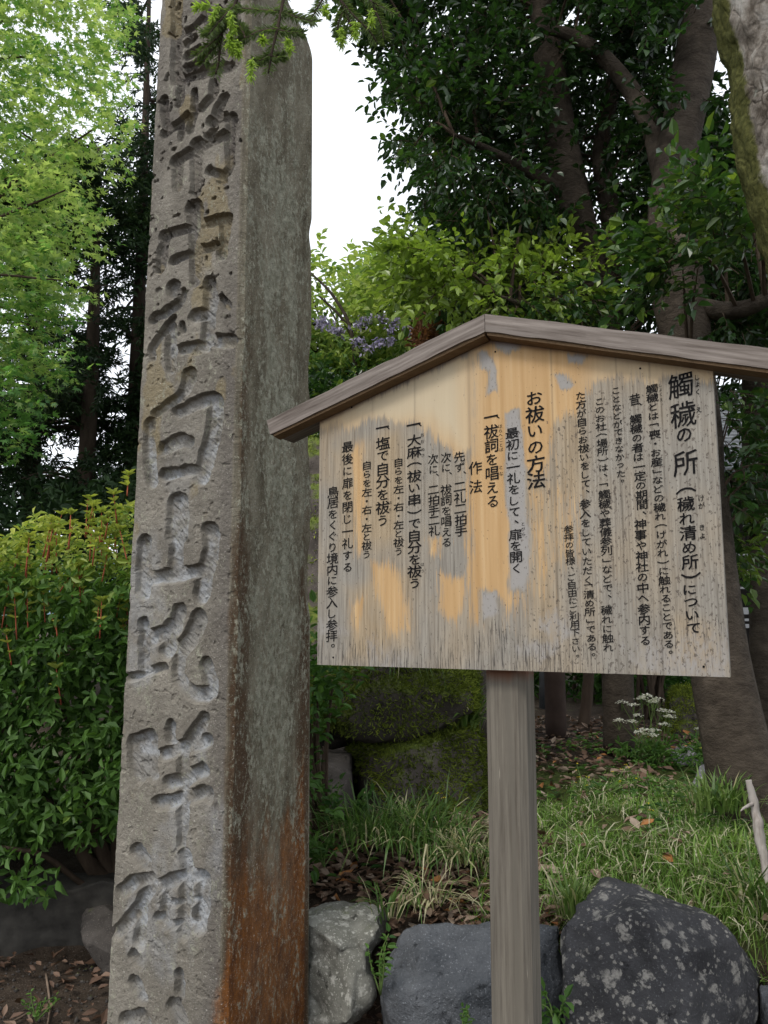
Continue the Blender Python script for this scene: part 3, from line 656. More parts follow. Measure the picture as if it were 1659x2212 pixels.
for side in (-1, 1):
    V, F = roof_plank(side)
    # local frame so the grain follows the plank
    o = mesh_obj('roof_plank', V, F, M['roof_wood'], sign)
    ang = math.atan2(bu[1], bu[0]); me = o.data
    R_ = Matrix.Rotation(ang, 4, 'Z') @ Matrix.Rotation(-math.atan((APZ - ZE) / (APU if side < 0 else BW - APU)) * (1 if side < 0 else -1), 4, 'Y')
    me.transform(R_.inverted()); o.matrix_local = R_
    o.data.materials.append(M['roof_under'])
    for p in o.data.polygons:
        pass
for (x, y) in ((1383, 796), (1446, 778), (760, 880), (1070, 760), (1520, 1440), (720, 1420)):
    u, z = board_uv([float(x)], [float(y)]); a = np.linspace(0, 2 * pi, 9)[:-1]
    V = np.concatenate([B3(u + .0024 * np.cos(a), .0005, z + .0024 * np.sin(a)), B3(u + .0018 * np.cos(a), .002, z + .0018 * np.sin(a))]); k = np.arange(8)
    mesh_obj('nail', V, [np.stack([k, (k + 1) % 8, 8 + (k + 1) % 8, 8 + k], -1), np.array([list(range(8, 16))])], M['ink'], sign)
# narrow batten under each roof plank, along the top of the board
for side in (-1, 1):
    m = MB(); u0, u1 = (-.118, APU - .003) if side < 0 else (APU + .003, BW + .19)
    z_ = lambda u: float(ZE + (APZ - ZE) * (u / APU if side < 0 else (BW - u) / (BW - APU)))
    V = np.array([B3(u, d, z_(u) + dz) for u in (u0, u1) for (d, dz) in ((.034, .0015), (.034, -.006), (.003, -.009), (.003, .0015))])
    F = np.array([[0, 1, 2, 3], [7, 6, 5, 4], [0, 4, 5, 1], [1, 5, 6, 2], [2, 6, 7, 3], [3, 7, 4, 0]])
    mesh_obj('roof_batten', V, F, M['roof_under'], sign)

# post with chamfered edges
def post_u(px, off):
    q = onplane(np.array([float(px)]), np.array([1500.]), np.array([*B3(0, off, 0)[:2], 0.]), fbn)[0]
    return (q[0] - BL[0]) * bu[0] + (q[1] - BL[1]) * bu[1]
pd = -TB - .004; pu0, pu1 = post_u(1046, pd), post_u(1132, pd); pw = pu1 - pu0; cf = .015
prof = [(pu0 + cf, pd), (pu1 - cf, pd), (pu1, pd - cf), (pu1, pd - pw + cf), (pu1 - cf, pd - pw), (pu0 + cf, pd - pw), (pu0, pd - pw + cf), (pu0, pd - cf)]
zs_ = np.concatenate([np.linspace(-.05, 1.3, 40), np.linspace(1.32, 1.75, 20)])
V = np.concatenate([np.array([B3(u, d, z) for (u, d) in prof]) for z in zs_])
V[:, :2] += ((fbm(V * np.array([30, 30, 4]), 3, 5) - .5) * .004)[:, None]
i, j = np.meshgrid(np.arange(len(zs_) - 1), np.arange(8), indexing='ij')
PF_ = np.stack([i * 8 + j, i * 8 + (j + 1) % 8, (i + 1) * 8 + (j + 1) % 8, (i + 1) * 8 + j], -1).reshape(-1, 4)
t8 = (len(zs_) - 1) * 8
po = mesh_obj('post', V, [PF_, np.array([[t8 + a for a in range(8)]])], M['post_wood'], sign, attrs={'rust': sstep(1.38, 1.435, V[:, 2]) * .6})
R_ = Matrix.Rotation(math.atan2(bu[1], bu[0]), 4, 'Z'); po.data.transform(R_.inverted()); po.matrix_local = R_

# ------------------------------------------------------------------ brush lettering on the board
GLYPH = {}
def glyph(ch, thick):
    key = (ch, thick)
    if key in GLYPH: return GLYPH[key]
    c = bpy.data.curves.new('glyph', 'FONT'); c.body = ch; c.resolution_u = 2
    o = bpy.data.objects.new('glyph', c); COL.objects.link(o)
    bpy.context.view_layer.update()
    me = bpy.data.meshes.new_from_object(o.evaluated_get(bpy.context.evaluated_depsgraph_get()))
    V = np.array([v.co for v in me.vertices]).reshape(-1, 3); F = [list(p.vertices) for p in me.polygons]
    bpy.data.objects.remove(o); bpy.data.curves.remove(c); bpy.data.meshes.remove(me)
    if len(V):
        V[:, :2] -= (V[:, :2].min(0) + V[:, :2].max(0)) / 2
        V[:, 1] += V[:, 0] * .10                             # brush strokes rise to the right
        V[:, :2] += (np.stack([vnoise(np.c_[V[:, :2] * 6, V[:, 0] * 0 + ord(ch) % 97], 1), vnoise(np.c_[V[:, :2] * 6, V[:, 0] * 0 + ord(ch) % 89], 2)], -1) - .5) * .035
        if thick > 0:                                        # a fuller brush: the stroke laid down again a hair to each side
            W_ = []; G = []
            for q, (dx, dy) in enumerate(((-1, .25), (1, -.25), (.1, .7), (-.1, -.7))):
                W_.append(V + np.array([dx * thick, dy * thick, 0]) + [0, 0, q * .00015 / .04]); G += [[a + q * len(V) for a in f] for f in F]
            V, F = np.concatenate(W_), G
    GLYPH[key] = (V, F); return V, F
TXT = [  # one entry per written column: pieces of (crop, text, first centre, last centre, size)
 [(cA, '觸', (860, 340), (860, 340), 158, .009), (cA, '穢', (878, 525), (878, 525), 160, .008), (cA, 'の', (885, 655), (885, 655), 118, .02), (cA, '所', (893, 835), (893, 835), 158, .009), (cA, '\ufe35', (895, 1008), (895, 1008), 125, .01), (cA, '穢れ清め所', (895, 1095), (922, 1465), 108, .015), (cA, '\ufe36', (928, 1550), (928, 1550), 125, .01), (cA, 'について', (920, 1640), (945, 1885), 104, .02), (cA, 'しょく', (968, 290), (970, 382), 44, .005), (cA, 'え', (978, 495), (978, 495), 44, .005), (cA, 'けが', (993, 1060), (995, 1105), 46, .005), (cA, 'きよ', (998, 1243), (1000, 1298), 46, .005)],
 [(cA, '觸穢とは\ufe41喪・お産\ufe42などの穢れ\ufe35けがれ\ufe36に触れることである。', (678, 362), (790, 2045), 76, .013), (cA, 'しょく', (733, 340), (736, 398), 28, 0), (cA, 'え', (740, 432), (740, 432), 26, 0)],
 [(cA, '昔', (570, 430), (570, 430), 72, .008), (cA, '、', (598, 468), (598, 468), 60, .01), (cA, '觸穢の者は一定の期間、', (575, 555), (622, 1160), 76, .013), (cA, '神事や神社の中へ参内する', (605, 1225), (637, 1965), 78, .016)],
 [(cA, 'ことなどができなかった。', (450, 375), (485, 955), 66, .006)],
 [(cA, 'このお社\ufe35場所\ufe36は、', (345, 445), (375, 918), 70, .006), (cA, '\ufe41觸穢や葬儀参列\ufe42などで、', (372, 975), (402, 1690), 74, .010), (cA, '穢れに触れ', (390, 1770), (402, 2010), 72, .008), (cA, 'しょく', (413, 1022), (415, 1085), 26, 0), (cA, 'え', (418, 1118), (418, 1118), 24, 0)],
 [(cA, 'た方が自らお祓いをして、', (225, 405), (262, 1022), 70, .011), (cA, '参入をしていただく', (253, 1095), (272, 1580), 72, .008), (cA, '\ufe41清め所\ufe42である。', (275, 1615), (300, 2060), 70, .008)],
 [(cA, '参拝の皆様、ご自由にご利用下さい。', (148, 1255), (200, 2068), 62, .004)],
 [(cB, 'お祓いの方法', (888, 420), (898, 945), 118, .016)],
 [(cB, '最初に一礼をして、扉を開く', (745, 645), (772, 1505), 84, .01), (cB, 'とびら', (815, 1222), (818, 1288), 28, 0)],
 [(cB, '一', (610, 540), (610, 540), 88, .015), (cB, '、', (648, 552), (648, 552), 60, .01), (cB, '祓詞を唱える', (612, 635), (622, 1080), 90, .012), (cB, 'はらへ', (670, 600), (672, 658), 30, 0), (cB, 'ことば', (674, 690), (677, 748), 28, 0), (cB, 'とな', (674, 862), (676, 902), 30, 0)],
 [(cB, '作', (512, 865), (512, 865), 84, .008), (cB, '法', (513, 985), (513, 985), 84, .008)],
 [(cB, '先ず', (410, 795), (412, 862), 70, .008), (cB, '、', (437, 902), (437, 902), 55, .01)],
 [(cB, '二礼二拍手', (412, 985), (420, 1265), 78, .01)],
 [(cB, '次に', (325, 800), (325, 865), 66, .006), (cB, '、', (347, 907), (347, 907), 55, .01)],
 [(cB, '祓詞を唱える', (325, 1005), (328, 1340), 72, .006)],
 [(cB, '次に', (243, 810), (245, 875), 66, .006), (cB, '、', (263, 917), (263, 917), 55, .01)],
 [(cB, '二拍手二礼', (245, 1005), (250, 1265), 72, .008)],
 [(cB, '一', (118, 590), (118, 590), 88, .015), (cB, '、', (153, 602), (153, 602), 60, .01), (cB, '大麻\ufe35祓い串\ufe36で自分を祓う', (122, 690), (125, 1600), 90, .013), (cB, 'おお', (175, 655), (175, 697), 28, 0), (cB, 'ぬさ', (178, 748), (178, 786), 26, 0), (cB, 'はう', (175, 1480), (176, 1522), 26, 0)],
 [(cC, '自らを左・右・左と祓う', (905, 700), (905, 1285), 68, .007)],
 [(cC, '一', (798, 472), (798, 472), 84, .015), (cC, '、', (830, 484), (830, 484), 58, .01), (cC, '塩で自分を祓う', (802, 575), (800, 1082), 90, .012), (cC, 'はら', (850, 965), (850, 1010), 24, 0)],
 [(cC, '自らを左・右・左と祓う', (698, 720), (695, 1305), 66, .006)],
 [(cC, '最後に扉を閉じ一礼する', (570, 600), (570, 1390), 72, .008)],
 [(cC, '鳥居をくぐり境内に参入し参拝。', (475, 895), (466, 1912), 74, .007)],
]
for col in TXT:
    m = MB(); 
    for (crop, s, p0, p1, size, th) in col:
        n_ = len(s)
        for q, chh in enumerate(s):
            f = q / max(n_ - 1, 1); cx, cy = crop(p0[0] + (p1[0] - p0[0]) * f, p0[1] + (p1[1] - p0[1]) * f)
            k_ = .33945 if crop is not cC else .32922
            (uc, ue, uh), (zc, ze, zh) = board_uv([cx, cx + size * k_ / 2, cx], [cy, cy, cy - size * k_ / 2])
            sx, sz = (ue - uc) * 2 / .93, (zh - zc) * 2 / .93
            if n_ > 1:
                zs0, zs1 = board_uv([crop(*p0)[0], crop(*p1)[0]], [crop(*p0)[1], crop(*p1)[1]])[1]; sz = min(sz, abs(zs1 - zs0) / (n_ - 1) * 1.08)
            V, F = glyph(chh, th)
            if not len(V): continue
            if chh in '、。': uc += sx * .12; zc += sz * .12
            if '\u3041' <= chh <= '\u309f': sx *= .88; sz *= .88
            W_ = B3(uc + V[:, 0] * sx, .0008 + V[:, 2] * .04, zc + V[:, 1] * sz)
            byk = {}
            for fc in F: byk.setdefault(len(fc), []).append(fc)
            m.add(W_, [np.array(x) for x in byk.values()])
    m.build('lettering', M['ink'], sign)

# ------------------------------------------------------------------ rocks
def hull_rock(name, pts, m, label, cat='rock', group=None, vox=.018, smooth=2, amp=.03, seed=0, fac=3., ridge=.014, chips=16):
    """boulder: hull of measured corner points, remeshed, worn round and roughened"""
    bm = bmesh.new()
    for p in pts: bm.verts.new(p)
    r = bmesh.ops.convex_hull(bm, input=bm.verts); bmesh.ops.delete(bm, geom=list({g for g in r['geom_interior'] if isinstance(g, bmesh.types.BMVert)}), context='VERTS')
    me = bpy.data.meshes.new(name); bm.to_mesh(me); bm.free()
    o = bpy.data.objects.new(name, me); COL.objects.link(o)
    md = o.modifiers.new('r', 'REMESH'); md.mode = 'VOXEL'; md.voxel_size = vox
    md = o.modifiers.new('s', 'SMOOTH'); md.iterations = smooth; md.factor = .5
    bpy.context.view_layer.update()
    me2 = bpy.data.meshes.new_from_object(o.evaluated_get(bpy.context.evaluated_depsgraph_get())); o.modifiers.clear(); o.data = me2; bpy.data.meshes.remove(me); me2.name = name
    n = len(me2.vertices); V = np.empty(n * 3); me2.vertices.foreach_get('co', V); V = V.reshape(-1, 3)
    Nv = np.empty(n * 3); me2.vertices.foreach_get('normal', Nv); Nv = Nv.reshape(-1, 3)
    d = (fbm(V * fac + seed, 4, seed) - .5) * 2 * amp - np.abs(fbm(V * fac * 1.7 + seed, 3, seed + 9) - .5) * amp * .9 + (fbm(V * 26, 3, seed + 3) - .5) * ridge
    rg = np.random.default_rng(seed)
    V = V + Nv * d[:, None]; ext_ = np.ptp(V, axis=0).mean()
    for _ in range(chips):
        nn = unit(rg.normal(size=3) * [1, 1, .8] + [0, -.4, .2]); q_ = V @ nn; h = q_ - (q_.max() - ext_ * rg.uniform(.03, .10)); V = V - np.clip(h, 0, None)[:, None] * nn
    d = (fbm(V * 11, 4, seed + 2) - .5) * .028 - .010 * sstep(.06, .0, np.abs(fbm(V * 4.5 + 3, 3, seed + 6) - .5)) + (fbm(V * 40, 3, seed + 4) - .5) * .008
    wn = V * 7 + (fbm(V * 5, 2, seed + 5)[:, None] - .5) * 2; d -= np.abs(np.sin(wn @ np.array([.6, .35, 1.1]) + 2 * fbm(V * 3, 2, seed))) ** 6 * amp * .35
    V = V + Nv * d[:, None]; c = V.mean(0); c[2] = V[:, 2].min()
    me2.vertices.foreach_set('co', (V - c).astype(np.float32).ravel()); me2.polygons.foreach_set('use_smooth', np.ones(len(me2.polygons), bool)); me2.update()
    o.location = c; me2.materials.clear(); me2.materials.append(m)
    return tag(o, label, cat, group)
def rp(l): return [at(x, y, Y) for (x, y, Y) in l]
# lichened dark boulder, lower right
hull_rock('boulder', rp([(1206, 1990, 2.70), (1215, 2230, 2.62), (1240, 2330, 2.6), (1300, 1892, 2.95), (1322, 1896, 3.0), (1250, 1945, 2.8), (1430, 1975, 2.58), (1540, 1975, 2.75), (1600, 2050, 2.60), (1640, 2130, 2.65), (1650, 2300, 2.62), (1430, 2330, 2.45), (1500, 1960, 3.15), (1640, 2080, 3.2), (1230, 2150, 3.2), (1640, 2300, 3.2), (1250, 2330, 3.2), (1400, 1935, 3.1)]), M['rock_dark'], 'large dark boulder spotted with pale lichen, right of the post', seed=3, amp=.02, smooth=1, chips=5)
hull_rock('boulder', rp([(822, 2080, 2.75), (835, 2045, 2.78), (905, 1998, 2.82), (1000, 1990, 2.9), (1215, 1994, 2.85), (1222, 2130, 2.75), (1200, 2300, 2.75), (812, 2200, 2.72), (820, 2320, 2.7), (980, 2320, 2.58), (940, 2090, 2.62), (1060, 2080, 2.68), (870, 2005, 3.1), (1200, 2000, 3.15), (1220, 2300, 3.2), (830, 2300, 3.2)]), M['rock_blue'], 'blue grey boulder lying directly behind the notice board post', seed=8, amp=.035, fac=4)
hull_rock('boulder', rp([(600, 1990, 3.1), (655, 1968, 3.0), (745, 1945, 3.05), (835, 1958, 3.05), (822, 2030, 2.9), (800, 2150, 2.88), (770, 2190, 2.86), (650, 2230, 2.9), (600, 2230, 3.0), (700, 2050, 2.85), (830, 1970, 3.4), (600, 1980, 3.5), (780, 2200, 3.4), (600, 2230, 3.5)]), M['rock_pale'], 'pale grey craggy boulder with moss streaks beside the pillar foot', seed=15, amp=.05, fac=5, ridge=.02)
hull_rock('boulder', rp([(1632, 2020, 3.0), (1650, 2000, 3.05), (1720, 2010, 3.0), (1760, 2120, 2.95), (1640, 2100, 2.95), (1700, 2160, 2.9), (1650, 2000, 3.3), (1750, 2010, 3.3), (1700, 2150, 3.3)]), M['rock_blue'], 'small blue grey boulder at the right edge behind the lichened boulder', seed=21)
hull_rock('boulder', rp([(1628, 2115, 2.75), (1700, 2105, 2.7), (1780, 2160, 2.7), (1780, 2330, 2.6), (1620, 2300, 2.6), (1640, 2120, 3.0), (1760, 2120, 3.0), (1700, 2330, 3.0)]), M['rock_blue'], 'low dark grey boulder in the bottom right corner', seed=24)
# mossy outcrop under the board
hull_rock('boulder', rp([(560, 960, 5.0), (690, 930, 4.9), (800, 1000, 4.7), (980, 1080, 4.6), (1060, 1250, 4.5), (1058, 1480, 4.3), (1030, 1600, 4.2), (900, 1615, 4.1), (680, 1600, 4.15), (560, 1570, 4.3), (560, 1200, 4.6), (720, 1300, 4.4), (950, 1400, 4.2), (560, 960, 5.6), (1050, 1100, 5.6), (1060, 1560, 5.5), (560, 1570, 5.5)]), M['rock_moss'], 'tall grey and mossy boulder seen between the pillar and the board', vox=.035, amp=.09, seed=31, fac=2.5, ridge=.03)
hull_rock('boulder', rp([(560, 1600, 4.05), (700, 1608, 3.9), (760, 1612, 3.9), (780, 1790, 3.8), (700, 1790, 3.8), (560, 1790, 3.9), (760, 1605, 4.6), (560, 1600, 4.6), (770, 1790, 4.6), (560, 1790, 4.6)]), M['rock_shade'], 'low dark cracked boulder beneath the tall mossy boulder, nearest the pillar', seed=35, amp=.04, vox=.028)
hull_rock('boulder', rp([(750, 1615, 3.95), (850, 1600, 3.9), (950, 1580, 3.95), (1040, 1570, 4.1), (1055, 1680, 3.9), (1040, 1790, 3.8), (930, 1800, 3.72), (780, 1790, 3.75), (860, 1640, 3.8), (960, 1610, 3.85), (1040, 1570, 4.7), (750, 1610, 4.7), (1040, 1790, 4.6), (780, 1790, 4.6)]), M['rock_moss'], 'bright mossy boulder at the foot of the outcrop, left of the post', seed=38, amp=.05, vox=.028)
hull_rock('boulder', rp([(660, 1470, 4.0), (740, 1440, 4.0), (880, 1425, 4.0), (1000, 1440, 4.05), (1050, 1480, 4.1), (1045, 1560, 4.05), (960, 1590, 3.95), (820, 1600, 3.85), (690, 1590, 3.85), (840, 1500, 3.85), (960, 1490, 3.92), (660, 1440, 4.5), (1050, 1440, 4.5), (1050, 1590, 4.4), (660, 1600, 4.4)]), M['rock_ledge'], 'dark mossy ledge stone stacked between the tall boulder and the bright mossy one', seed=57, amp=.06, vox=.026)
hull_rock('boulder', rp([(1420, 1540, 6.0), (1450, 1490, 6.1), (1490, 1480, 6.1), (1530, 1520, 6.0), (1550, 1590, 5.9), (1430, 1600, 5.9), (1460, 1490, 6.6), (1540, 1600, 6.6), (1430, 1600, 6.6)]), M['rock_moss'], 'mossy rounded rock behind the white flowers', seed=41, amp=.05)
hull_rock('stone', rp([(1430, 1630, 5.0), (1470, 1606, 5.1), (1545, 1612, 5.1), (1560, 1650, 5.0), (1450, 1660, 4.9), (1470, 1610, 5.4), (1550, 1650, 5.4)]), M['rock_grey'], 'flat grey stone beside the yellow flowers near the leaning trunk', 'stone', seed=44, amp=.03)
hull_rock('stone', rp([(1492, 1680, 4.5), (1510, 1650, 4.55), (1560, 1645, 4.6), (1580, 1700, 4.5), (1500, 1720, 4.4), (1520, 1650, 4.9), (1580, 1710, 4.9), (1500, 1715, 4.9)]), M['rock_grey'], 'round grey stone against the left side of the leaning trunk', 'stone', seed=47, amp=.03)
# moss fuzz growing on the shaded outcrop
M['moss'] = leaf_mat('moss_fuzz', [(0, (.05, .07, .012)), (.6, (.18, .23, .035)), (1, (.32, .37, .06))], .3, .7, .1, 1.2)
def moss_on(o, n, amount=.5):
    V = np.array([v.co for v in o.data.vertices]) + np.array(o.location); Nv = np.array([v.normal for v in o.data.vertices])
    k = (Nv[:, 2] * .45 + fbm(V * 3.0, 4, 4) > .30 + amount * .5) & (Nv[:, 1] < .5); idx = np.nonzero(k)[0]
    if not len(idx): return
    idx = RNG.choice(idx, n); Q = V[idx] + RNG.normal(size=(n, 3)) * .012; D = unit(Nv[idx] + rnd_dirs(n) * .8 + [0, 0, -.35])
    W_, F = leaf_geo(Q - Nv[idx] * .006, D, rnd_dirs(n), RNG.uniform(.012, .034, n), RNG.uniform(.0014, .003, n), .03, .25); tt = np.clip(fbm(Q * 4, 3, 9) * 1.5 - .3 + RNG.normal(size=n) * .12, 0, 1)
    me = mesh_obj('moss', W_, F, M['moss'], o, attrs={'tint': np.repeat(tt, 6)})
for o in [o for o in COL.objects if o.get('label', '').startswith(('bright mossy boulder', 'dark mossy ledge', 'tall grey and mossy', 'mossy rounded rock'))]: moss_on(o, 16000 if 'bright' in o['label'] else 8000, .26 if 'bright' in o['label'] else .60)
# left of the pillar
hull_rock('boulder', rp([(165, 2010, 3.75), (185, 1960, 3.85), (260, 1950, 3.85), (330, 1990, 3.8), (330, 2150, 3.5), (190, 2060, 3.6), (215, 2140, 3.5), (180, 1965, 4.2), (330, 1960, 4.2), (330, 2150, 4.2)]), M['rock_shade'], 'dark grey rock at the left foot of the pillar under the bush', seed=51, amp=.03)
m = MB(); V, F = box((-4.2, 3.98, -.05), (-.95, 4.16, .28)); m.add(V, F)
bmk = bmesh.new()
for v in V: bmk.verts.new(v)
bmk.verts.ensure_lookup_table()
for f in F: bmk.faces.new([bmk.verts[a] for a in f])
bmesh.ops.subdivide_edges(bmk, edges=bmk.edges[:], cuts=24, use_grid_fill=True)
V = np.array([v.co for v in bmk.verts]); F = np.array([[v.index for v in f.verts] for f in bmk.faces]); bmk.free()
V = V + (np.stack([fbm(V * 5 + k_, 4, 60 + k_) for k_ in range(3)], -1) - .5) * .15
tag(mesh_obj('kerb', V, F, M['concrete'], org=(-2.6, 4.07, 0), smooth=True), 'low dark stone kerb under the left bush', 'kerb')

# ------------------------------------------------------------------ trees and shrubs
def twig_leaves(P, D, length, nl, leaf, wid, spread=50, tint=None, droop=.12, fold=.12, jit=.25, tintvar=.18, geo='leaf'):
    """leafy twigs: along each twig from P in direction D, nl leaves set alternately"""
    n = len(P); D = unit(D); t = np.linspace(.15, 1, nl); U_ = unit(np.cross(D, rnd_dirs(n))); U_ = unit(U_ * [1, 1, .35])
    B = (P[:, None] + D[:, None] * (length[:, None] * t)[..., None]).reshape(-1, 3)
    sgn = np.where(np.arange(nl) % 2 == 0, 1, -1); a = radians(spread) * RNG.uniform(.6, 1.3, (n, nl)); a[:, -1] *= .15
    LD = D[:, None] * np.cos(a)[..., None] + U_[:, None] * (np.sin(a) * sgn)[..., None] + RNG.normal(size=(n, nl, 3)) * jit + np.array([0, 0, -.12])
    LD = LD.reshape(-1, 3); L = leaf * RNG.uniform(.65, 1.2, n * nl); Wd = L * wid * RNG.uniform(.85, 1.15, n * nl)
    tt = np.clip(np.repeat(tint if tint is not None else np.full(n, .4), nl) + RNG.normal(size=n * nl) * tintvar, 0, 1)
    if geo == 'lobed': V, F = lobed_geo(B, LD, perp_up(LD), L); per = 10
    else: V, F = leaf_geo(B, LD, perp_up(LD), L, Wd, fold, droop); per = 6
    return V, F, np.repeat(tt, per)
def twig_stems(m, P, D, length, r=.003):
    """thin three-sided twigs, many at once"""
    n = len(P); D = unit(D); A = unit(np.cross(D, rnd_dirs(n))); Bx = np.cross(D, A); E = P + D * length[:, None]
    V = np.stack([P + r * (A * cos(q) + Bx * sin(q)) for q in (0, 2.1, 4.2)] + [E], 1).reshape(-1, 3); k = np.arange(n)[:, None] * 4
    m.add(V, np.concatenate([k + np.array(f) for f in ([0, 1, 3], [1, 2, 3], [2, 0, 3])]))
def foot(px, py, Y):
    p = at(px, py, Y); p[2] = float(gz(p[0], p[1])) - .06; return p
def path(l): return np.array([at(x, y, Y) for (x, y, Y) in l])

# bright maple, upper left
mp = [(-420, -380), (240, -380), (262, -120), (255, 30), (272, 105), (250, 150), (236, 190), (290, 262), (284, 322), (236, 345), (238, 395), (176, 420), (200, 470), (214, 545), (150, 560), (168, 620), (172, 700), (140, 745), (150, 800), (120, 850), (60, 860), (70, 960), (50, 1010), (20, 930), (-20, 880), (-420, 900)]
maple = thing('maple_tree', 'bright yellow green maple filling the upper left corner', 'tree', foot(-330, 1500, 7.5))
tp = path([(-330, 1500, 7.5), (-300, 1100, 7.5), (-260, 700, 7.5), (-200, 250, 7.5), (-150, -200, 7.4), (-120, -600, 7.4)]); tp[0] = maple.location
m = MB(); V, F = tube(tp, [.17, .15, .13, .11, .08, .04], 40, 12, .12, 5); m.add(V, F)
m.build('trunk', M['bark_smooth'], maple, smooth=True)
P = sample_poly(mp, 6.3, 8.8, 6200, .41, 1.7, 4)
m = MB(); A_ = tp[np.argmin(np.abs(P[:, None, 2] - 1.0 - tp[None, :, 2] + .0), axis=1)]
for p in P[:60]:
    a = tp[np.argmin(np.linalg.norm(tp - (p - [0, 0, .8]), axis=1))]; V, F = tube([a, (a + p) / 2 + [0, 0, .25], p], [.035, .02, .006], 10, 5); m.add(V, F)
m.build('branches', M['bark_dark'], maple, smooth=True)
D = unit(P - np.array([-3.2, 7.6, 0])); D = unit(D * [1, 1, 0] + rnd_dirs(len(P)) * .8); D[:, 2] = RNG.normal(size=len(P)) * .2
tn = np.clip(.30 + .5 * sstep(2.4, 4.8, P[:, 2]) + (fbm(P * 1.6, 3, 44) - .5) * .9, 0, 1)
V, F, tt = twig_leaves(P, D, RNG.uniform(.16, .34, len(P)), 7, .068, .3, 70, tn, geo='lobed')
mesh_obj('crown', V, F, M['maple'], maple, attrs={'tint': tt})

# dark conifers behind
def conifer(px, Y, top_py, poly, n, label, seed, r=.17, lo=None):
    b = foot(px, 1400, Y); t_ = thing('conifer', label, 'tree', b, 'dark conifers behind the pillar')
    topz = float(at(px, top_py, Y)[2]); hgt = topz - b[2]
    V, F = tube([b, b + [.05, 0, hgt * .5], b + [0, 0, hgt]], [r, r * .65, .03], 30, 10, .1, 6, seed); mesh_obj('trunk', V, F, M['bark_con'], t_, smooth=True)
    P = sample_poly(poly, Y - 1.3, Y + 1.5, n, .50, 1.25, seed)
    m = MB()
    for p in P[:70]:
        z = min(max(p[2] + .2, b[2] + .4), topz); a = b + [0, 0, z - b[2]]; V, F = tube([a, (a + p) / 2 + [0, 0, .15], p], [.03, .018, .006], 8, 4); m.add(V, F)
    m.build('branches', M['bark_con'], t_)
    D = unit(P - np.array([b[0], b[1], 0])); D = unit(D * [1, 1, 0] + rnd_dirs(len(P)) * .7); D[:, 2] = -.1 + RNG.normal(size=len(P)) * .35
    L = RNG.uniform(.2, .4, len(P)); tn = np.clip(.35 + (fbm(P * 1.3, 3, seed) - .5) * .9, 0, 1)
    V, F, tt = twig_leaves(P, D, L, 16, .11, .13, 55, tn, .15, .05, .4)
    mesh_obj('crown', V, F, M['conifer'], t_, attrs={'tint': tt})
conifer(160, 11.5, 330, [(-60, 420), (110, 300), (215, 330), (235, 560), (230, 900), (240, 1120), (-60, 1130), (-80, 850), (80, 880), (150, 780)], 2600, 'dark conifer with bare black trunk behind the maple', 61)
conifer(262, 12.5, -20, [(255, -60), (330, 90), (420, 60), (430, 700), (420, 1130), (230, 1130), (180, 760), (230, 500), (240, 330), (285, 200)], 2600, 'tall dark conifer reaching up along the left edge of the pillar', 67, .15)
conifer(40, 13.5, 560, [(-320, 500), (110, 600), (120, 1060), (60, 1080), (-10, 1020), (-320, 1060)], 1800, 'dark conifer at the far left edge behind the bush', 71, .2)
conifer(480, 13.5, 190, [(330, 200), (560, 150), (640, 700), (640, 1100), (330, 1100)], 1400, 'dark conifer hidden mostly behind the stone pillar', 75, .2)

# bush, left
bp = [(-420, 1200), (-200, 1150), (0, 1165), (70, 1100), (150, 1130), (240, 1085), (330, 1080), (450, 1110), (460, 1500), (440, 1760), (330, 1830), (235, 1800), (190, 1830), (120, 1800), (20, 1840), (-80, 1860), (-420, 1850)]
bush = thing('bush', 'dense green bush with yellow green tips and upright red shoots, left of the pillar', 'bush', foot(262, 1880, 4.15))
m = MB(); bb = np.array(bush.location)
for tip, r in (((60, 1700, 4.1), .030), ((150, 1640, 4.3), .034), ((250, 1500, 4.4), .03), ((-60, 1500, 4.4), .02), ((330, 1550, 4.3), .022), ((90, 1400, 4.5), .014), ((0, 1830, 3.75), .013)):
    p = at(*tip); V, F = tube([bb, bb * .72 + p * .28 + [0, 0, -.04], bb * .35 + p * .65 + [0, 0, .03], p], [.045, r * 1.25, r, .008], 16, 8, .12, 9); m.add(V, F)
m.build('branches', M['bark_dark'], bush, smooth=True)
P = np.concatenate([sample_poly(bp, 3.72, 4.85, 4300, .30, 2.2, 6), sample_poly(bp, 3.68, 4.0, 1300, .38, 2.6, 9), sample_poly([(-200, 1830), (60, 1830), (120, 1880), (110, 1930), (60, 1970), (0, 1960), (-200, 1950)], 3.55, 3.85, 60)])
lowf = RNG.uniform(size=len(P))
ax = unit(np.c_[RNG.normal(size=(len(P), 2)) * .6, np.full(len(P), .5)] + np.array([-.1, -.55, .0])); up = P[:, 2] > 1.75
ax[up] = unit(ax[up] + np.array([0, .3, 1.0]))
nl = 5; ang = RNG.uniform(0, 2 * pi, len(P))[:, None] + np.arange(nl)[None] * (2 * pi / nl) + RNG.normal(size=(len(P), nl)) * .25
a1 = unit(np.cross(ax, rnd_dirs(len(P)))); a2 = np.cross(ax, a1)
LD = (a1[:, None] * np.cos(ang)[..., None] + a2[:, None] * np.sin(ang)[..., None]) + ax[:, None] * RNG.uniform(.0, .5, (len(P), nl))[..., None] + np.array([0, 0, -.25])
tnb = np.clip(.22 + .35 * sstep(1.45, 2.1, P[:, 2]) + .25 * (fbm(P * 3, 2, 5) - .5), 0, 1)
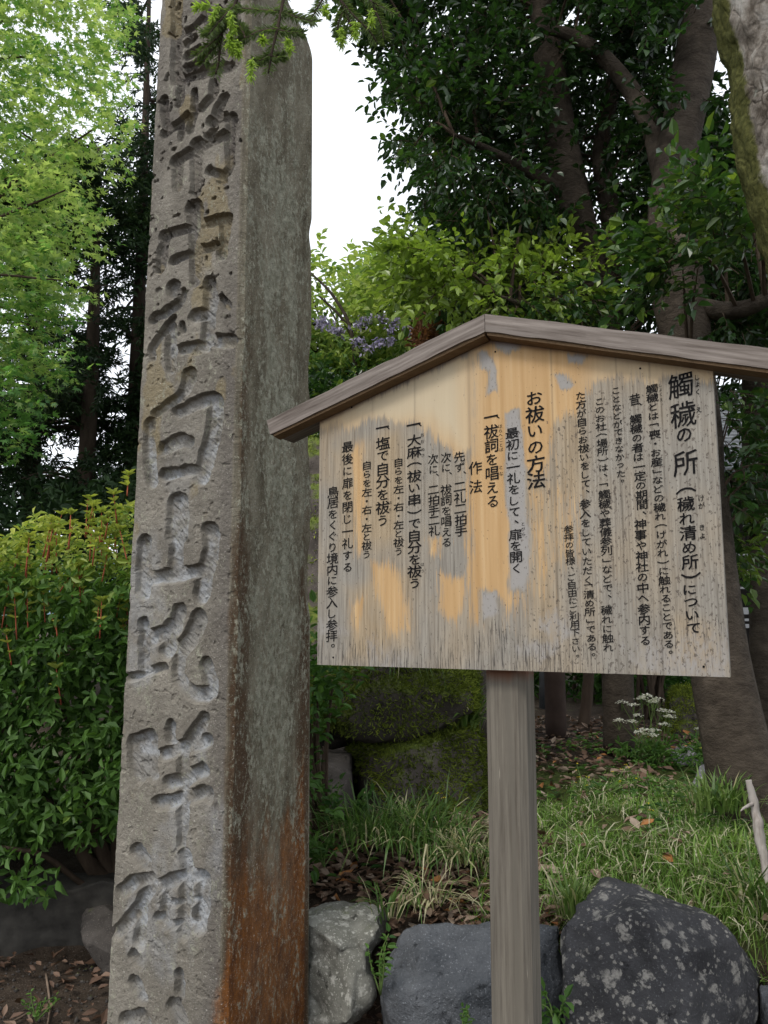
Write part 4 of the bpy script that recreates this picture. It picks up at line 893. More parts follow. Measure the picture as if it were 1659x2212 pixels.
# young pale leaves sit on the outer top shell
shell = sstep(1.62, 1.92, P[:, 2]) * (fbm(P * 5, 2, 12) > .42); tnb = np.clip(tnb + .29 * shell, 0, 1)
L = (.056 - .014 * sstep(1.6, 2.0, P[:, 2]))[:, None] * RNG.uniform(.7, 1.2, (len(P), nl))
LD = LD + RNG.normal(size=LD.shape) * .35; keep_ = RNG.uniform(size=len(P) * nl) < .8
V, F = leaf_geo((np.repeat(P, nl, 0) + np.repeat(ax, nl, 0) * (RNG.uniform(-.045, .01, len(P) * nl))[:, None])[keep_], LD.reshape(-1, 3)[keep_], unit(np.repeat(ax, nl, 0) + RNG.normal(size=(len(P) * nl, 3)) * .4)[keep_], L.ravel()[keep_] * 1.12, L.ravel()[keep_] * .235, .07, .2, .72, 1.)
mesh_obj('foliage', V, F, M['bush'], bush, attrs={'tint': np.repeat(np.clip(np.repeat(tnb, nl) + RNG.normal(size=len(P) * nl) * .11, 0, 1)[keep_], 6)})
cl_ = [(20, 1190), (60, 1150), (95, 1190), (110, 1150), (195, 1090), (208, 1160), (150, 1130), (245, 1055), (232, 1120), (30, 1290), (105, 1290), (70, 1290), (160, 1240), (250, 1160), (330, 1080), (360, 1120), (-60, 1180), (-120, 1200), (180, 1230), (20, 1380), (130, 1400), (225, 1280), (270, 1300)]
for cx, cy in cl_:
    for q in range(RNG.integers(2, 5)):
        ms, ml = MB(), MB()
        p = at(cx + RNG.normal() * 10, cy + RNG.normal() * 18, RNG.uniform(3.72, 4.0)); h = RNG.uniform(.09, .2)
        b = p + [RNG.normal() * .02, RNG.normal() * .02, -h]; V, F = tube([b, (b + p) / 2, p], [.0038, .003, .002], 5, 5); ms.add(V, F)
        for z in (1., 1., .78, .5):
            n_ = 4 if z == 1 else 2; a = RNG.uniform(0, 6.3) + np.arange(n_) * 1.57; Bq = np.repeat((b + (p - b) * z)[None], n_, 0)
            LDq = np.stack([np.cos(a), np.sin(a), np.full(n_, RNG.uniform(.5, 1.2) if z == 1 else .5)], -1); V, F = leaf_geo(Bq, LDq, np.repeat([[0, 0, 1.]], n_, 0) + LDq * -.3, RNG.uniform(.03, .055, n_), RNG.uniform(.009, .014, n_), .14, .12); ml.add(V, F, tint=RNG.uniform(.75, 1.))
        so_ = ms.build('shoot', M['stem_red'], bush, smooth=True); ml.build('leaves', M['bush'], so_, org=bush.location)

# big dark broadleaf trees, right
def trunk_mesh(m, l, r, n=36, seg=14, bump=.12, seed=0, base=False, **kw):
    p = path(l)
    if base: p[0] = foot(*l[0])
    V, F = tube(p, r, n, seg, bump, 4, seed); m.add(V, F, **{k_: np.full(len(V), v) for k_, v in kw.items()}); return p
def broadleaf(label, base, trunks, polys, leaf=.062):
    t_ = thing('broadleaf_tree', label, 'tree', foot(*base))
    m = MB(); paths = []
    for q, (l, r) in enumerate(trunks): paths.append(trunk_mesh(m, l, r, seed=q + 3, base=(q == 0)))
    m.build('trunk', M['bark_smooth'], t_, smooth=True)
    sk = np.concatenate([catmull(p, 30) for p in paths]); mb = MB(); Vs, Fs, Ts, off = [], [], [], 0
    for (poly, Y0, Y1, n, gap, tb, nlf) in polys:
        P = sample_poly(poly, Y0, Y1, n, gap, 1.7, int(abs(poly[0][0])) + 5)
        pq, sq = topix(P), topix(catmull(paths[0], 60)); dd_ = np.linalg.norm(pq[:, None, :2] - sq[None, :, :2], axis=2); kk = dd_.argmin(1)
        P = P[~((dd_.min(1) < 75) & (P[:, 1] < sq[kk, 2]) & (RNG.uniform(size=len(P)) < .5) & (pq[:, 1] < 760))]; n = len(P)      # the trunk stands clear of most foliage
        D = P - sk[np.argmin(np.linalg.norm(P[:, None] - sk[None], axis=2), axis=1)]; D = unit(D) + rnd_dirs(n) * .7; D[:, 2] -= .25; D = unit(D)
        Lg = RNG.uniform(.14, .32, n); twig_stems(mb, P, D, Lg, .0028)
        for p in P[:max(3, n // 90)]:
            a = sk[np.argmin(np.linalg.norm(sk - (p - [0, 0, .3]), axis=1))]; V, F = tube([a, (a + p) / 2 + [0, 0, .1], p], [.012, .008, .003], 8, 5); mb.add(V, F)
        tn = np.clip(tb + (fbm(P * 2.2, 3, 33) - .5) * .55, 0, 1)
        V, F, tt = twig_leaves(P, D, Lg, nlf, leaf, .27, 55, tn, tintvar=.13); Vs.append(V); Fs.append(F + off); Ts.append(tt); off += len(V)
    mb.build('branches', M['bark_dark'], t_)
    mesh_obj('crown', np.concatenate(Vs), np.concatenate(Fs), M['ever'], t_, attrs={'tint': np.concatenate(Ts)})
cB_ = [(770, -420), (740, -60), (805, 30), (845, 90), (865, 140), (850, 205), (910, 235), (930, 260), (860, 300), (880, 345), (930, 330), (930, 400), (910, 430), (960, 470), (940, 520), (940, 560), (930, 610), (1000, 640), (1100, 650), (1180, 600), (1190, 400), (1170, 250), (1300, -60), (1320, -420)]
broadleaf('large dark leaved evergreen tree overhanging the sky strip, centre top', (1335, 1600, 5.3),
    [([(1335, 1600, 5.3), (1330, 1300, 5.2), (1318, 950, 5.1), (1306, 720, 5.0), (1278, 560, 5.0), (1238, 430, 4.9), (1205, 250, 4.9), (1175, 60, 4.8), (1150, -200, 4.8)], [.10, .095, .10, .11, .095, .105, .10, .085, .05]),
     ([(1300, 690, 5.05), (1325, 520, 5.1), (1300, 330, 5.2), (1330, 150, 5.2), (1360, -100, 5.2)], [.07, .07, .065, .05, .03]),
     ([(1236, 430, 4.9), (1160, 380, 4.8), (1070, 330, 4.7), (980, 290, 4.6)], [.05, .04, .025, .01]),
     ([(1290, 620, 5.0), (1230, 640, 4.8), (1150, 660, 4.6), (1080, 640, 4.5)], [.045, .035, .022, .008])],
    [(cB_, 4.3, 6.6, 4700, .44, .30, 9),
     ([(880, 520), (1000, 560), (1150, 560), (1280, 560), (1290, 660), (1150, 690), (960, 650), (880, 610)], 3.9, 4.8, 400, .42, .85, 8),  # pale patch of crown: young leaves, with backlight put into their tint
     ([(1150, 60), (1350, 60), (1560, 260), (1560, 700), (1180, 640)], 4.6, 7.0, 2000, .38, .22, 9),
     ([(1080, 640), (1300, 640), (1320, 720), (1120, 700)], 4.2, 5.2, 200, .4, .4, 8)])
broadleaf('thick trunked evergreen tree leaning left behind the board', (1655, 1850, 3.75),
    [([(1655, 1870, 3.75), (1612, 1690, 3.8), (1562, 1470, 3.9), (1532, 1250, 4.0), (1500, 950, 4.1), (1480, 720, 4.15), (1458, 560, 4.2), (1452, 400, 4.3), (1490, 180, 4.35), (1530, -60, 4.4), (1540, -350, 4.4)], [.20, .165, .145, .13, .135, .135, .14, .115, .12, .11, .08]),
     ([(1450, 420, 4.3), (1400, 260, 4.5), (1320, 140, 4.6), (1230, 75, 4.6), (1130, 60, 4.6)], [.085, .06, .048, .038, .015]),
     ([(1500, 660, 4.15), (1570, 672, 4.0), (1640, 655, 3.9), (1720, 600, 3.8)], [.055, .05, .04, .03])],
    [([(1250, -420), (1240, -40), (1350, 80), (1560, 100), (1600, -420)], 3.8, 6.2, 1800, .40, .25, 9),
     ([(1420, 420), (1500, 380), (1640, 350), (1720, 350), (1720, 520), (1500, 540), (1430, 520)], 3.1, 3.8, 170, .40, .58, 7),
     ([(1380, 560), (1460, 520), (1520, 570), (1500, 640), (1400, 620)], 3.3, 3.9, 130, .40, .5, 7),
     ([(1400, 200), (1500, 150), (1560, 300), (1540, 420), (1400, 330)], 4.0, 6.2, 420, .4, .25, 8),
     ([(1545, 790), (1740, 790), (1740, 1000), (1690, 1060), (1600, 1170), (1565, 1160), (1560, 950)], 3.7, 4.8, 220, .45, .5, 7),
     ([(1540, 540), (1720, 520), (1720, 740), (1540, 720)], 3.9, 6.2, 560, .38, .3, 9),
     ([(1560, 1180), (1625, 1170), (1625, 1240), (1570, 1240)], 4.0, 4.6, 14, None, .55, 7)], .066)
broadleaf('slim dark tree trunk at the right edge in front of the hall', (1665, 1660, 4.9),
    [([(1665, 1660, 4.9), (1650, 1400, 4.9), (1645, 1150, 4.9), (1632, 950, 5.0), (1640, 600, 5.1), (1680, 200, 5.2)], [.10, .085, .08, .085, .08, .06])],
    [([(1570, 200), (1760, 160), (1760, 760), (1600, 760)], 4.8, 6.4, 900, .38, .25, 9)])

# near trunk with flaky mossy bark, upper right
nb_ = foot(1990, 2100, 2.75); nt_ = thing('mossy_tree', 'near tree trunk with flaky grey bark and green moss, upper right corner', 'tree', nb_)
pth = np.vstack([nb_, path([(1900, 1150, 2.7), (1845, 850, 2.65), (1795, 560, 2.6), (1722, 300, 2.6), (1668, 0, 2.6), (1625, -260, 2.6), (1570, -700, 2.6)])])
V, F = tube(pth, [.27, .215, .205, .20, .19, .185, .175, .14], 260, 120, .0, 4)
ctr_ = catmull(pth, 260); cc = np.vstack([np.repeat(ctr_, 120, 0), ctr_[:1], ctr_[-1:]]); dn = unit(V - cc)
qv = V * np.array([1, 1, .55]); wv = np.stack([fbm(V * 9 + k_, 3, 80 + k_) for k_ in range(3)], -1) * .12
cell = fbm((qv + wv) * 22, 5, 85); plate = np.floor(cell * 7) / 7
V = V + dn * ((sstep(.0, .5, cell * 7 - np.floor(cell * 7)) + np.floor(cell * 7)) / 7 * .012 - .006 + (fbm(V * np.array([40, 40, 22]), 5, 88) - .5) * .034 + (fbm(V * 4, 3, 87) - .5) * .05)[:, None]
side = dn @ unit(np.array([-.97, .22, -.12])); mossa = np.clip(sstep(.74, .99, side) * .9 + .3 * (fbm(V * 5, 3, 89) - .5), 0, 1)
mesh_obj('trunk', V, F, M['bark_flaky'], nt_, attrs={'moss': mossa}, smooth=True)

# pale green tree with lilac blossom behind the pillar and the board
lp = [(430, 590), (560, 540), (672, 550), (705, 535), (760, 580), (815, 540), (850, 550), (905, 530), (960, 560), (970, 640), (930, 720), (905, 800), (840, 880), (660, 940), (430, 940)]
lt = thing('flowering_tree', 'pale green tree with lilac blossom clusters above the left roof slope', 'tree', foot(770, 1500, 9.0))
lb = np.array(lt.location); m = MB(); fork = at(760, 760, 9.0); V, F = tube([lb, (lb + fork) / 2 + [.1, 0, 0], fork], [.09, .07, .05], 20, 8, .1); m.add(V, F)
P = sample_poly(lp, 8.0, 10.2, 2000, .43, 1.5, 8)
for p in P[:45]: V, F = tube([fork + (RNG.normal(size=3) * .15), (fork + p) / 2 + RNG.normal(size=3) * .12 + [0, 0, -.1], p], [.026, .016, .005], 10, 5); m.add(V, F)
for l in ([(690, 640, 8.2), (740, 690, 8.2), (775, 760, 8.3), (800, 850, 8.3)], [(672, 590, 8.3), (720, 640, 8.3), (760, 720, 8.2), (770, 860, 8.3)], [(860, 640, 8.4), (800, 690, 8.3), (770, 740, 8.3)], [(680, 800, 8.2), (740, 830, 8.2), (800, 880, 8.2)], [(675, 850, 8.1), (730, 870, 8.1), (770, 920, 8.1)]): V, F = tube(path(l), [.010, .018, .022, .03][:len(l)], 14, 5); m.add(V, F)
m.build('trunk', M['bark_smooth'], lt, smooth=True)
D = rnd_dirs(len(P)); D[:, 2] -= .3; tn = np.clip(.45 + .45 * sstep(3.8, 5.0, P[:, 2]) + (fbm(P * 1.2, 3, 9) - .5) * .8, 0, 1)
V, F, tt = twig_leaves(P, D, RNG.uniform(.2, .45, len(P)), 9, .105, .27, 55, tn); mesh_obj('crown', V, F, M['light'], lt, attrs={'tint': tt})
for (x, y, s) in [(778, 700, 16), (792, 688, 14), (720, 705, 15), (700, 690, 10), (735, 715, 12), (845, 705, 11), (855, 692, 9), (880, 712, 12), (895, 728, 9), (770, 735, 12), (795, 748, 14), (822, 738, 11), (845, 733, 9), (690, 700, 9), (823, 685, 7)]:
    c = at(x, y, 7.95); k_ = 34; Q = c + RNG.normal(size=(k_, 3)) * s * .0028 * np.array([1, 1, .9]); V, F = leaf_geo(Q, rnd_dirs(k_) + [0, 0, -.8], rnd_dirs(k_), np.full(k_, .05), np.full(k_, .013)); mesh_obj('blossom', V, F, M['lilac'], lt, attrs={'tint': np.repeat(RNG.uniform(0, 1, k_), 6)})

# red brown shrub
def shrub(name, label, cat, base, poly, Y0, Y1, n, mat, leaf, wid, tint, nl=8, gap=.38, group=None, stem=True):
    b = foot(*base); t_ = thing(name, label, cat, b, group); P = sample_poly(poly, Y0, Y1, n, gap, 2., int(base[0]))
    if stem:
        m = MB()
        for p in P[:max(10, n // 40)]: V, F = tube([b + RNG.normal(size=3) * [.05, .05, 0], (b + p) / 2 + [0, 0, .06], p], [.018, .012, .004], 8, 5); m.add(V, F)
        m.build('stems', M['bark_dark'], t_)
    D = unit(P - (b + [0, 0, .3])) + rnd_dirs(n) * .6; tn = np.clip(tint + (fbm(P * 2.5, 3, 3) - .5) * .6, 0, 1)
    V, F, tt = twig_leaves(P, D, RNG.uniform(.12, .3, n), nl, leaf, wid, 55, tn); mesh_obj('foliage', V, F, M[mat], t_, attrs={'tint': tt}); return t_
shrub('shrub', 'red brown leaved shrub above the left roof slope near the ridge', 'shrub', (960, 1450, 7.2), [(890, 590), (950, 545), (1010, 590), (1040, 660), (1020, 730), (960, 790), (900, 770), (920, 690)], 6.9, 7.8, 480, 'brown', .085, .16, .5)
shrub('shrub', 'dark glossy shrub right behind the board ridge', 'shrub', (1110, 1450, 6.6), [(990, 640), (1180, 630), (1270, 680), (1290, 800), (1040, 1000), (960, 800)], 6.1, 7.2, 520, 'ever', .085, .2, .22)
shrub('shrub', 'dark shrub between the two big trunks above the roof', 'shrub', (1400, 1450, 7.0), [(1250, 600), (1600, 560), (1700, 800), (1650, 900), (1250, 900)], 6.6, 8.0, 600, 'ever', .08, .22, .28)
shrub('shrub', 'low dark evergreen shrub under the left roof slope', 'shrub', (640, 1480, 6.4), [(560, 800), (690, 830), (800, 830), (860, 900), (860, 1100), (560, 1100)], 6.0, 7.0, 420, 'ever', .07, .25, .3)
shrub('shrub', 'leafy sapling with green leaves squeezed between the pillar and the board', 'shrub', (690, 1700, 3.7), [(640, 1435), (700, 1430), (735, 1470), (738, 1540), (715, 1600), (690, 1640), (700, 1790), (650, 1810), (630, 1700)], 3.45, 3.75, 110, 'weed', .055, .25, .45, 7, None)
shrub('thicket', 'shadowy thicket behind the left bush under the conifers', 'shrub', (60, 1420, 7.0), [(-420, 1090), (20, 1110), (120, 1080), (320, 1050), (470, 1080), (470, 1330), (-420, 1330)], 6.5, 7.8, 900, 'conifer', .10, .25, .3, 9, .3)
for q, (x, y, Y, poly, lab) in enumerate([(1230, 1540, 9.0, [(1040, 1380), (1300, 1360), (1310, 1540), (1040, 1560)], 'bamboo grass thicket far behind the post'), (1420, 1540, 8.6, [(1290, 1380), (1540, 1380), (1530, 1530), (1300, 1550)], 'bamboo grass thicket behind the white flowers'), (1000, 1540, 9.4, [(860, 1200), (1150, 1250), (1150, 1500), (860, 1500)], 'dark thicket hidden behind the mossy outcrop')]):
    shrub('thicket', lab, 'shrub', (x, y, Y), poly, Y - .6, Y + .9, 420, 'weed' if q < 2 else 'ever', .14, .09, .35, 8, .36)
for x, l_, Y_ in ((-3.4, 'broad dark evergreen far behind the left bush', 17.), (.8, 'broad dark evergreen far behind the board', 16.), (6.5, 'broad dark evergreen far behind the hall', 19.)):
    p_ = np.array([x, Y_, 0.]); b = np.array([x, Y_, float(gz(x, Y_)) - .05]); t_ = thing('broadleaf_tree', l_, 'tree', b)
    V, F = tube([b, b + [0, 0, 1.6], b + [.1, 0, 3.2]], [.2, .16, .08], 14, 9, .1); mesh_obj('trunk', V, F, M['bark_con'], t_, smooth=True)
    P = b + [0, 0, 2.3] + rnd_dirs(900) * (RNG.uniform(0, 1, 900) ** .4)[:, None] * np.array([2.3, 1.8, 2.0]); P = P[P[:, 2] > b[2] + .3]
    V, F, tt = twig_leaves(P, rnd_dirs(len(P)), RNG.uniform(.25, .5, len(P)), 9, .17, .25, 55, np.clip(.25 + (fbm(P, 3, 5) - .5) * .7, 0, 1)); mesh_obj('crown', V, F, M['ever'], t_, attrs={'tint': tt})

# slim trunks and stained post in the shade under the board
for (x0, y0, x1, y1, Y, r, lab) in [(1258, 1600, 1272, 1380, 6.6, .045, 'slim mossy trunk right of the dark timber post under the board'), (1330, 1575, 1318, 1350, 7.4, .05, 'slim shaded trunk behind the white flowers, under the board')]:
    b = foot(x0, y0, Y); e = at(x1, y1, Y); t_ = thing('slim_tree', lab, 'tree', b); V, F = tube([b, (b + e) / 2 + [.02, 0, 0], e, e + [0, 0, 1.1]], [r * 1.2, r, r * .9, r * .6], 24, 9, .15, 8); mesh_obj('trunk', V, F, M['bark_dark'], t_, smooth=True)
    P = e + [0, 0, 1.3] + RNG.normal(size=(70, 3)) * [.35, .35, .4]; V, F, tt = twig_leaves(P, rnd_dirs(70), RNG.uniform(.12, .3, 70), 8, .07, .27, 55, np.full(70, .35)); mesh_obj('crown', V, F, M['ever'], t_, attrs={'tint': tt})
b = foot(1202, 1600, 6.0); m = MB(); V, F = tube([b, b + [0, 0, 1.0], b + [0, 0, 2.1]], [.077, .075, .075], 12, 18, .015); m.add(V, F); tag(m.build('timber_post', M['post_dark'], org=b, smooth=True), 'thick dark stained timber post standing under the board', 'post')
b = foot(1172, 1500, 7.6); e = at(1172, 588, 7.6); m = MB(); V, F = tube([b, (b + e) / 2, e], [.036, .034, .03], 8, 12); m.add(V, F); t_ = thing('lamp_pole', 'thin dark metal pole rising behind the roof ridge', 'pole', b); m.build('pole', M['pole_paint'], t_, smooth=True)
V, F = tube([e + [0, 0, -.02], e + [0, 0, .05]], [.045, .03], 3, 12); mesh_obj('cap', V, F, M['pole_paint'], t_)

# ------------------------------------------------------------------ hall at the right
hx0, hx1, hy = 3.55, 9.5, 9.6
hz0 = 1.0
hall = thing('shrine_hall', 'dark timber hall with pale veranda rails and grey tiled roof behind the trees', 'building', ((hx0 + hx1) / 2, hy + 2.2, hz0 - .1))
m = MB(); V, F = box((hx0 + .35, hy + .8, hz0 - .6), (hx1 - .3, hy + 4.4, 3.35)); m.add(V, F); m.build('wall', M['timber_dark'], hall)
m = MB(); V, F = box((hx0 + .1, hy + .05, hz0 - .6), (hx1, hy + .78, 1.12)); m.add(V, F); m.build('plinth', M['plaster'], hall)
m = MB(); V, F = box((hx0 - .02, hy - .08, 1.125), (hx1 + .05, hy + .79, 1.22)); m.add(V, F); m.build('veranda_floor', M['timber_dark'], hall)
for z, h in ((1.44, .045), (1.52, .03), (1.60, .08), (1.90, .025), (2.06, .08), (2.30, .085)):
    V, F = box((hx0, hy - .05, z), (hx1, hy - .01, z + h)); mesh_obj('rail', V, F, M['rail_paint'], hall)
for x in np.arange(hx0 + .02, hx1, 1.15):
    V, F = box((x, hy - .005, 1.225), (x + .09, hy + .085, 3.3)); mesh_obj('veranda_post', V, F, M['timber_dark'], hall)
V, F = box((hx0 + .45, hy + .77, 2.25), (hx0 + .75, hy + .797, 2.75)); mesh_obj('paper_notice', V, F, M['plaster'], hall)
m = MB(); n_ = 26
for q in range(n_):
    t0, t1 = q / n_, (q + 1.06) / n_; f = lambda t: (hy - .7 + t * 3.3, 3.20 + t * 1.9)
    (ya, za), (yb, zb) = f(t0), f(t1); V = np.array([[hx0 - .5, ya, za], [hx1 + .5, ya, za], [hx1 + .5, yb, zb], [hx0 - .5, yb, zb], [hx0 - .5, ya, za + .05], [hx1 + .5, ya, za + .05], [hx1 + .5, yb, zb + .015], [hx0 - .5, yb, zb + .015]]); m.add(V, box((0, 0, 0), (1, 1, 1))[1])
V, F = box((hx0 - .5, hy + 2.62, 3.2), (hx1 + .5, hy + 5.2, 5.08)); m.add(V, F)
m.build('roof', M['roof_tile'], hall)

# ------------------------------------------------------------------ ground cover
def scatter(poly_xy, n):
    p = np.array(poly_xy); lo, hi = p.min(0), p.max(0); out = np.zeros((0, 2))
    while len(out) < n:
        q = RNG.uniform(lo, hi, (n * 2, 2)); out = np.vstack([out, q[inpoly(q[:, 0], q[:, 1], poly_xy)]])
    return out[:n]
def on_ground(q, dz=0.): return np.c_[q, gz(q[:, 0], q[:, 1]) + dz]
q = scatter([(.28, 2.9), (2.4, 2.85), (3.2, 4.6), (2.6, 5.4), (1.5, 5.0), (.85, 4.3), (.5, 3.8)], 36000)
dn_ = fbm(np.c_[q * 2.2, q[:, :1] * 0], 3, 17) + .22 * sstep(4.4, 3.3, q[:, 1]) - .16 * sstep(4.0, 5.0, q[:, 1]); q = q[dn_ > .43]
n = len(q); a = RNG.uniform(0, 2 * pi, n); D = np.c_[np.cos(a), np.sin(a), a * 0]
far_ = sstep(3.5, 4.5, q[:, 1]); hgt = RNG.gamma(5, .0145, n) * (1.0 - .6 * far_)
tg = np.clip(.42 + (fbm(np.c_[q * 3, q[:, :1] * 0], 3, 23) - .5) * .5 + RNG.normal(size=n) * .14, 0, .8); dry = RNG.uniform(size=n) < .22; tg[dry] = RNG.uniform(.87, 1, dry.sum())
V, F = blade_geo(on_ground(q, -.005), D, hgt * np.where(dry, 1.25, 1), RNG.uniform(.0013, .0036, n), RNG.uniform(.3, 1.9, n) + .7 * dry)
tag(mesh_obj('grass', V, F, M['grass'], attrs={'tint': np.repeat(tg, 8)}), 'rough green grass mixed with dry straw on the raised bed', 'grass', kind='stuff')
# broad small leaves among the grass
q = np.vstack([scatter([(.5, 3.6), (2.8, 3.4), (3.2, 5.6), (1.0, 6.0), (.6, 4.8)], 2600), scatter([(-.5, 3.1), (.2, 3.2), (.2, 3.9), (-.5, 3.9)], 120)])
q = q[fbm(np.c_[q * 2.6, q[:, :1] * 0 + 3], 3, 27) > .5]; n = len(q); a = RNG.uniform(0, 6.3, n)
V, F = leaf_geo(on_ground(q, .012) + np.c_[np.zeros((n, 2)), RNG.uniform(0, .05, n)], np.c_[np.cos(a), np.sin(a), RNG.uniform(0, .5, n)], np.repeat([[0, 0, 1.]], n, 0), RNG.uniform(.025, .06, n), RNG.uniform(.009, .018, n))
tag(mesh_obj('ground_cover', V, F, M['weed'], attrs={'tint': np.repeat(RNG.uniform(0, 1, n), 6)}), 'small green leafy weeds between the grass blades', 'weeds', kind='stuff')
# leaf litter
regs = [([(-.6, 2.95), (.55, 2.95), (.7, 3.5), (.35, 4.0), (-.6, 3.9)], 2600), ([(.3, 4.2), (1.6, 4.6), (2.6, 6.5), (1.0, 7.5), (.2, 5.2)], 1700), ([(.4, 2.9), (2.2, 2.9), (2.6, 4.6), (.5, 4.4)], 260), ([(-2.4, 2.6), (-.7, 2.6), (-.8, 3.95), (-2.4, 3.97)], 520), ([(.2, 2.75), (.9, 2.7), (.95, 3.0), (.2, 3.05)], 250)]
q = np.vstack([scatter(*r) for r in regs]); n = len(q); a = RNG.uniform(0, 6.3, n); D = np.c_[np.cos(a), np.sin(a), RNG.normal(size=n) * .22]
Nn = unit(np.array([0, 0, 1.]) + RNG.normal(size=(n, 3)) * .38); L = RNG.uniform(.03, .085, n)
left_ = q[:, 0] < -.65; L[left_] *= RNG.uniform(.5, 1.1, left_.sum())
V, F = leaf_geo(on_ground(q, .012) + np.c_[np.zeros((n, 2)), RNG.uniform(0, .03, n)], D, Nn, L, L * RNG.uniform(.16, .27, n), .18, -.15)
tl = np.clip(RNG.beta(1.9, 1.7, n), 0, .92); tl[RNG.uniform(size=n) < .06] = 1; tl[left_] *= .55
tag(mesh_obj('leaf_litter', V, F, M['litter'], attrs={'tint': np.repeat(tl, 6)}), 'dry brown fallen leaves scattered over the soil', 'fallen leaves', kind='stuff')
# pebbly grit on the lower soil at the left
q = scatter([(-2.6, 2.4), (-.7, 2.4), (-.7, 3.9), (-2.6, 3.95)], 2600); n = len(q); s = RNG.gamma(2, .0024, n); c = on_ground(q, .002)
oc = np.array([[1, 0, 0], [-1, 0, 0], [0, 1, 0], [0, -1, 0], [0, 0, 1], [0, 0, -1.]]); V = c[:, None] + oc[None] * (s[:, None, None] * RNG.uniform(.6, 1.3, (n, 6, 1))); k = np.arange(n)[:, None] * 6
F = np.concatenate([k + np.array(f) for f in ([0, 2, 4], [2, 1, 4], [1, 3, 4], [3, 0, 4], [2, 0, 5], [1, 2, 5], [3, 1, 5], [0, 3, 5])])
tag(mesh_obj('grit', V.reshape(-1, 3), F, M['rock_shade'], smooth=True), 'dark grit and pebbles on the soil left of the pillar', 'gravel', kind='stuff')

# tufts
def tuft(px, py, Y, n, L, Wd, label, spread=.10, bend=(.5, 2.1), dry=.12, name='grass_tuft', base_t=.45):
    c = at(px, py, Y); c[2] = max(float(gz(c[0], c[1])), c[2] - .02) - .01; o_ = RNG.normal(size=(n, 2)) * spread * .45; B = np.c_[c[:2] + o_, np.full(n, c[2])]
    D = np.c_[o_ + RNG.normal(size=(n, 2)) * spread * .4, np.zeros(n)]; tt = np.clip(base_t + RNG.normal(size=n) * .2, 0, .8); d_ = RNG.uniform(size=n) < dry; tt[d_] = RNG.uniform(.88, 1, d_.sum())
    V, F = blade_geo(B, D, L * RNG.uniform(.5, 1.15, n), Wd * RNG.uniform(.6, 1.2, n), RNG.uniform(*bend, n)); return tag(mesh_obj(name, V, F, M['sedge'], org=c, attrs={'tint': np.repeat(tt, 8)}), label, 'grass tuft')
tuft(885, 1800, 3.45, 420, .25, .0035, 'large arching sedge tuft in front of the bright mossy boulder', .26, (.6, 2.3), .16)
tuft(790, 1790, 3.4, 160, .20, .0035, 'smaller sedge tuft between the pillar and the large sedge tuft', .18)
tuft(1000, 1840, 3.3, 170, .20, .004, 'straw mixed tuft touching the left side of the post', .14, (.8, 2.4), .4)
tuft(1000, 1570, 4.15, 90, .26, .008, 'broad bladed bright green tuft on top of the mossy outcrop by the post', .10, (.4, 1.6), .02, base_t=.75)
tuft(870, 1425, 3.98, 80, .20, .004, 'thin tuft hanging over the dark mossy ledge stone', .12, (1.5, 2.9), .05)
tuft(1240, 1960, 2.98, 70, .17, .005, 'upright green tuft behind the left shoulder of the lichened boulder', .06, (.2, 1.2), .1, base_t=.7)
tuft(1560, 1730, 3.6, 160, .17, .005, 'fresh green tuft at the foot of the leaning trunk', .14, (.4, 1.7), .05, base_t=.7)
tuft(840, 1960, 3.0, 40, .15, .004, 'small pale tuft in the gap between the pale and the blue grey boulders', .06, (.3, 1.8), .25)
tuft(1630, 1960, 3.1, 110, .22, .005, 'tuft of grass at the right edge behind the lichened boulder', .14, (.4, 1.9), .2)
tuft(920, 1930, 3.05, 60, .16, .004, 'dry straw tuft above the blue grey boulder', .1, (.8, 2.5), .7)

# leafy weeds standing alone
def weed(px, py, Y, h, nst, label, leaf=.05, tint=.6, wid=.25, name='weed'):
    c = at(px, py, Y); c[2] = max(float(gz(c[0], c[1])), c[2] - .03) - .01; t_ = thing(name, label, 'weed', c); m = MB(); Vs, Fs, Ts, off = [], [], [], 0
    for s_ in range(nst):
        e = c + np.r_[RNG.normal(size=2) * h * .35, h * RNG.uniform(.6, 1.1)]; mid = (c + e) / 2 + np.r_[RNG.normal(size=2) * .01, .02]; V, F = tube([c, mid, e], [.003, .0025, .0012], 7, 5); m.add(V, F)
        V, F, tt = twig_leaves(c[None] + .25 * (e - c), (e - c)[None], np.array([np.linalg.norm(e - c) * .78]), 9, leaf, wid, 70, np.array([tint])); Vs.append(V); Fs.append(F + off); Ts.append(tt); off += len(V)
    m.build('stem', M['stem_green'], t_, smooth=True); mesh_obj('leaves', np.concatenate(Vs), np.concatenate(Fs), M['weed'], t_, attrs={'tint': np.concatenate(Ts)})
weed(822, 2120, 2.7, .17, 4, 'slender weed in the joint between the pale and the blue grey boulders', .03)
weed(1200, 2200, 2.6, .13, 3, 'leafy weed sprouting between the post and the lichened boulder', .045, .4)
weed(1225, 2260, 2.5, .08, 4, 'low leafy weed at the bottom of the lichened boulder', .05)
weed(80, 2180, 3.15, .10, 6, 'tiny bright green sprout on the soil at the lower left', .02, .8)
weed(700, 1850, 3.3, .11, 6, 'low leafy weed on the leaf litter beside the pillar', .045, .5)
weed(740, 1780, 3.5, .16, 7, 'ferny green weed between the pillar and the sedge', .05, .35)
weed(712, 1760, 3.6, .20, 6, 'bushy green weed growing before the low cracked boulder beside the pillar', .045, .4)
weed(1000, 2200, 2.6, .08, 3, 'thin weed on the face of the blue grey boulder beside the post', .02, .6)

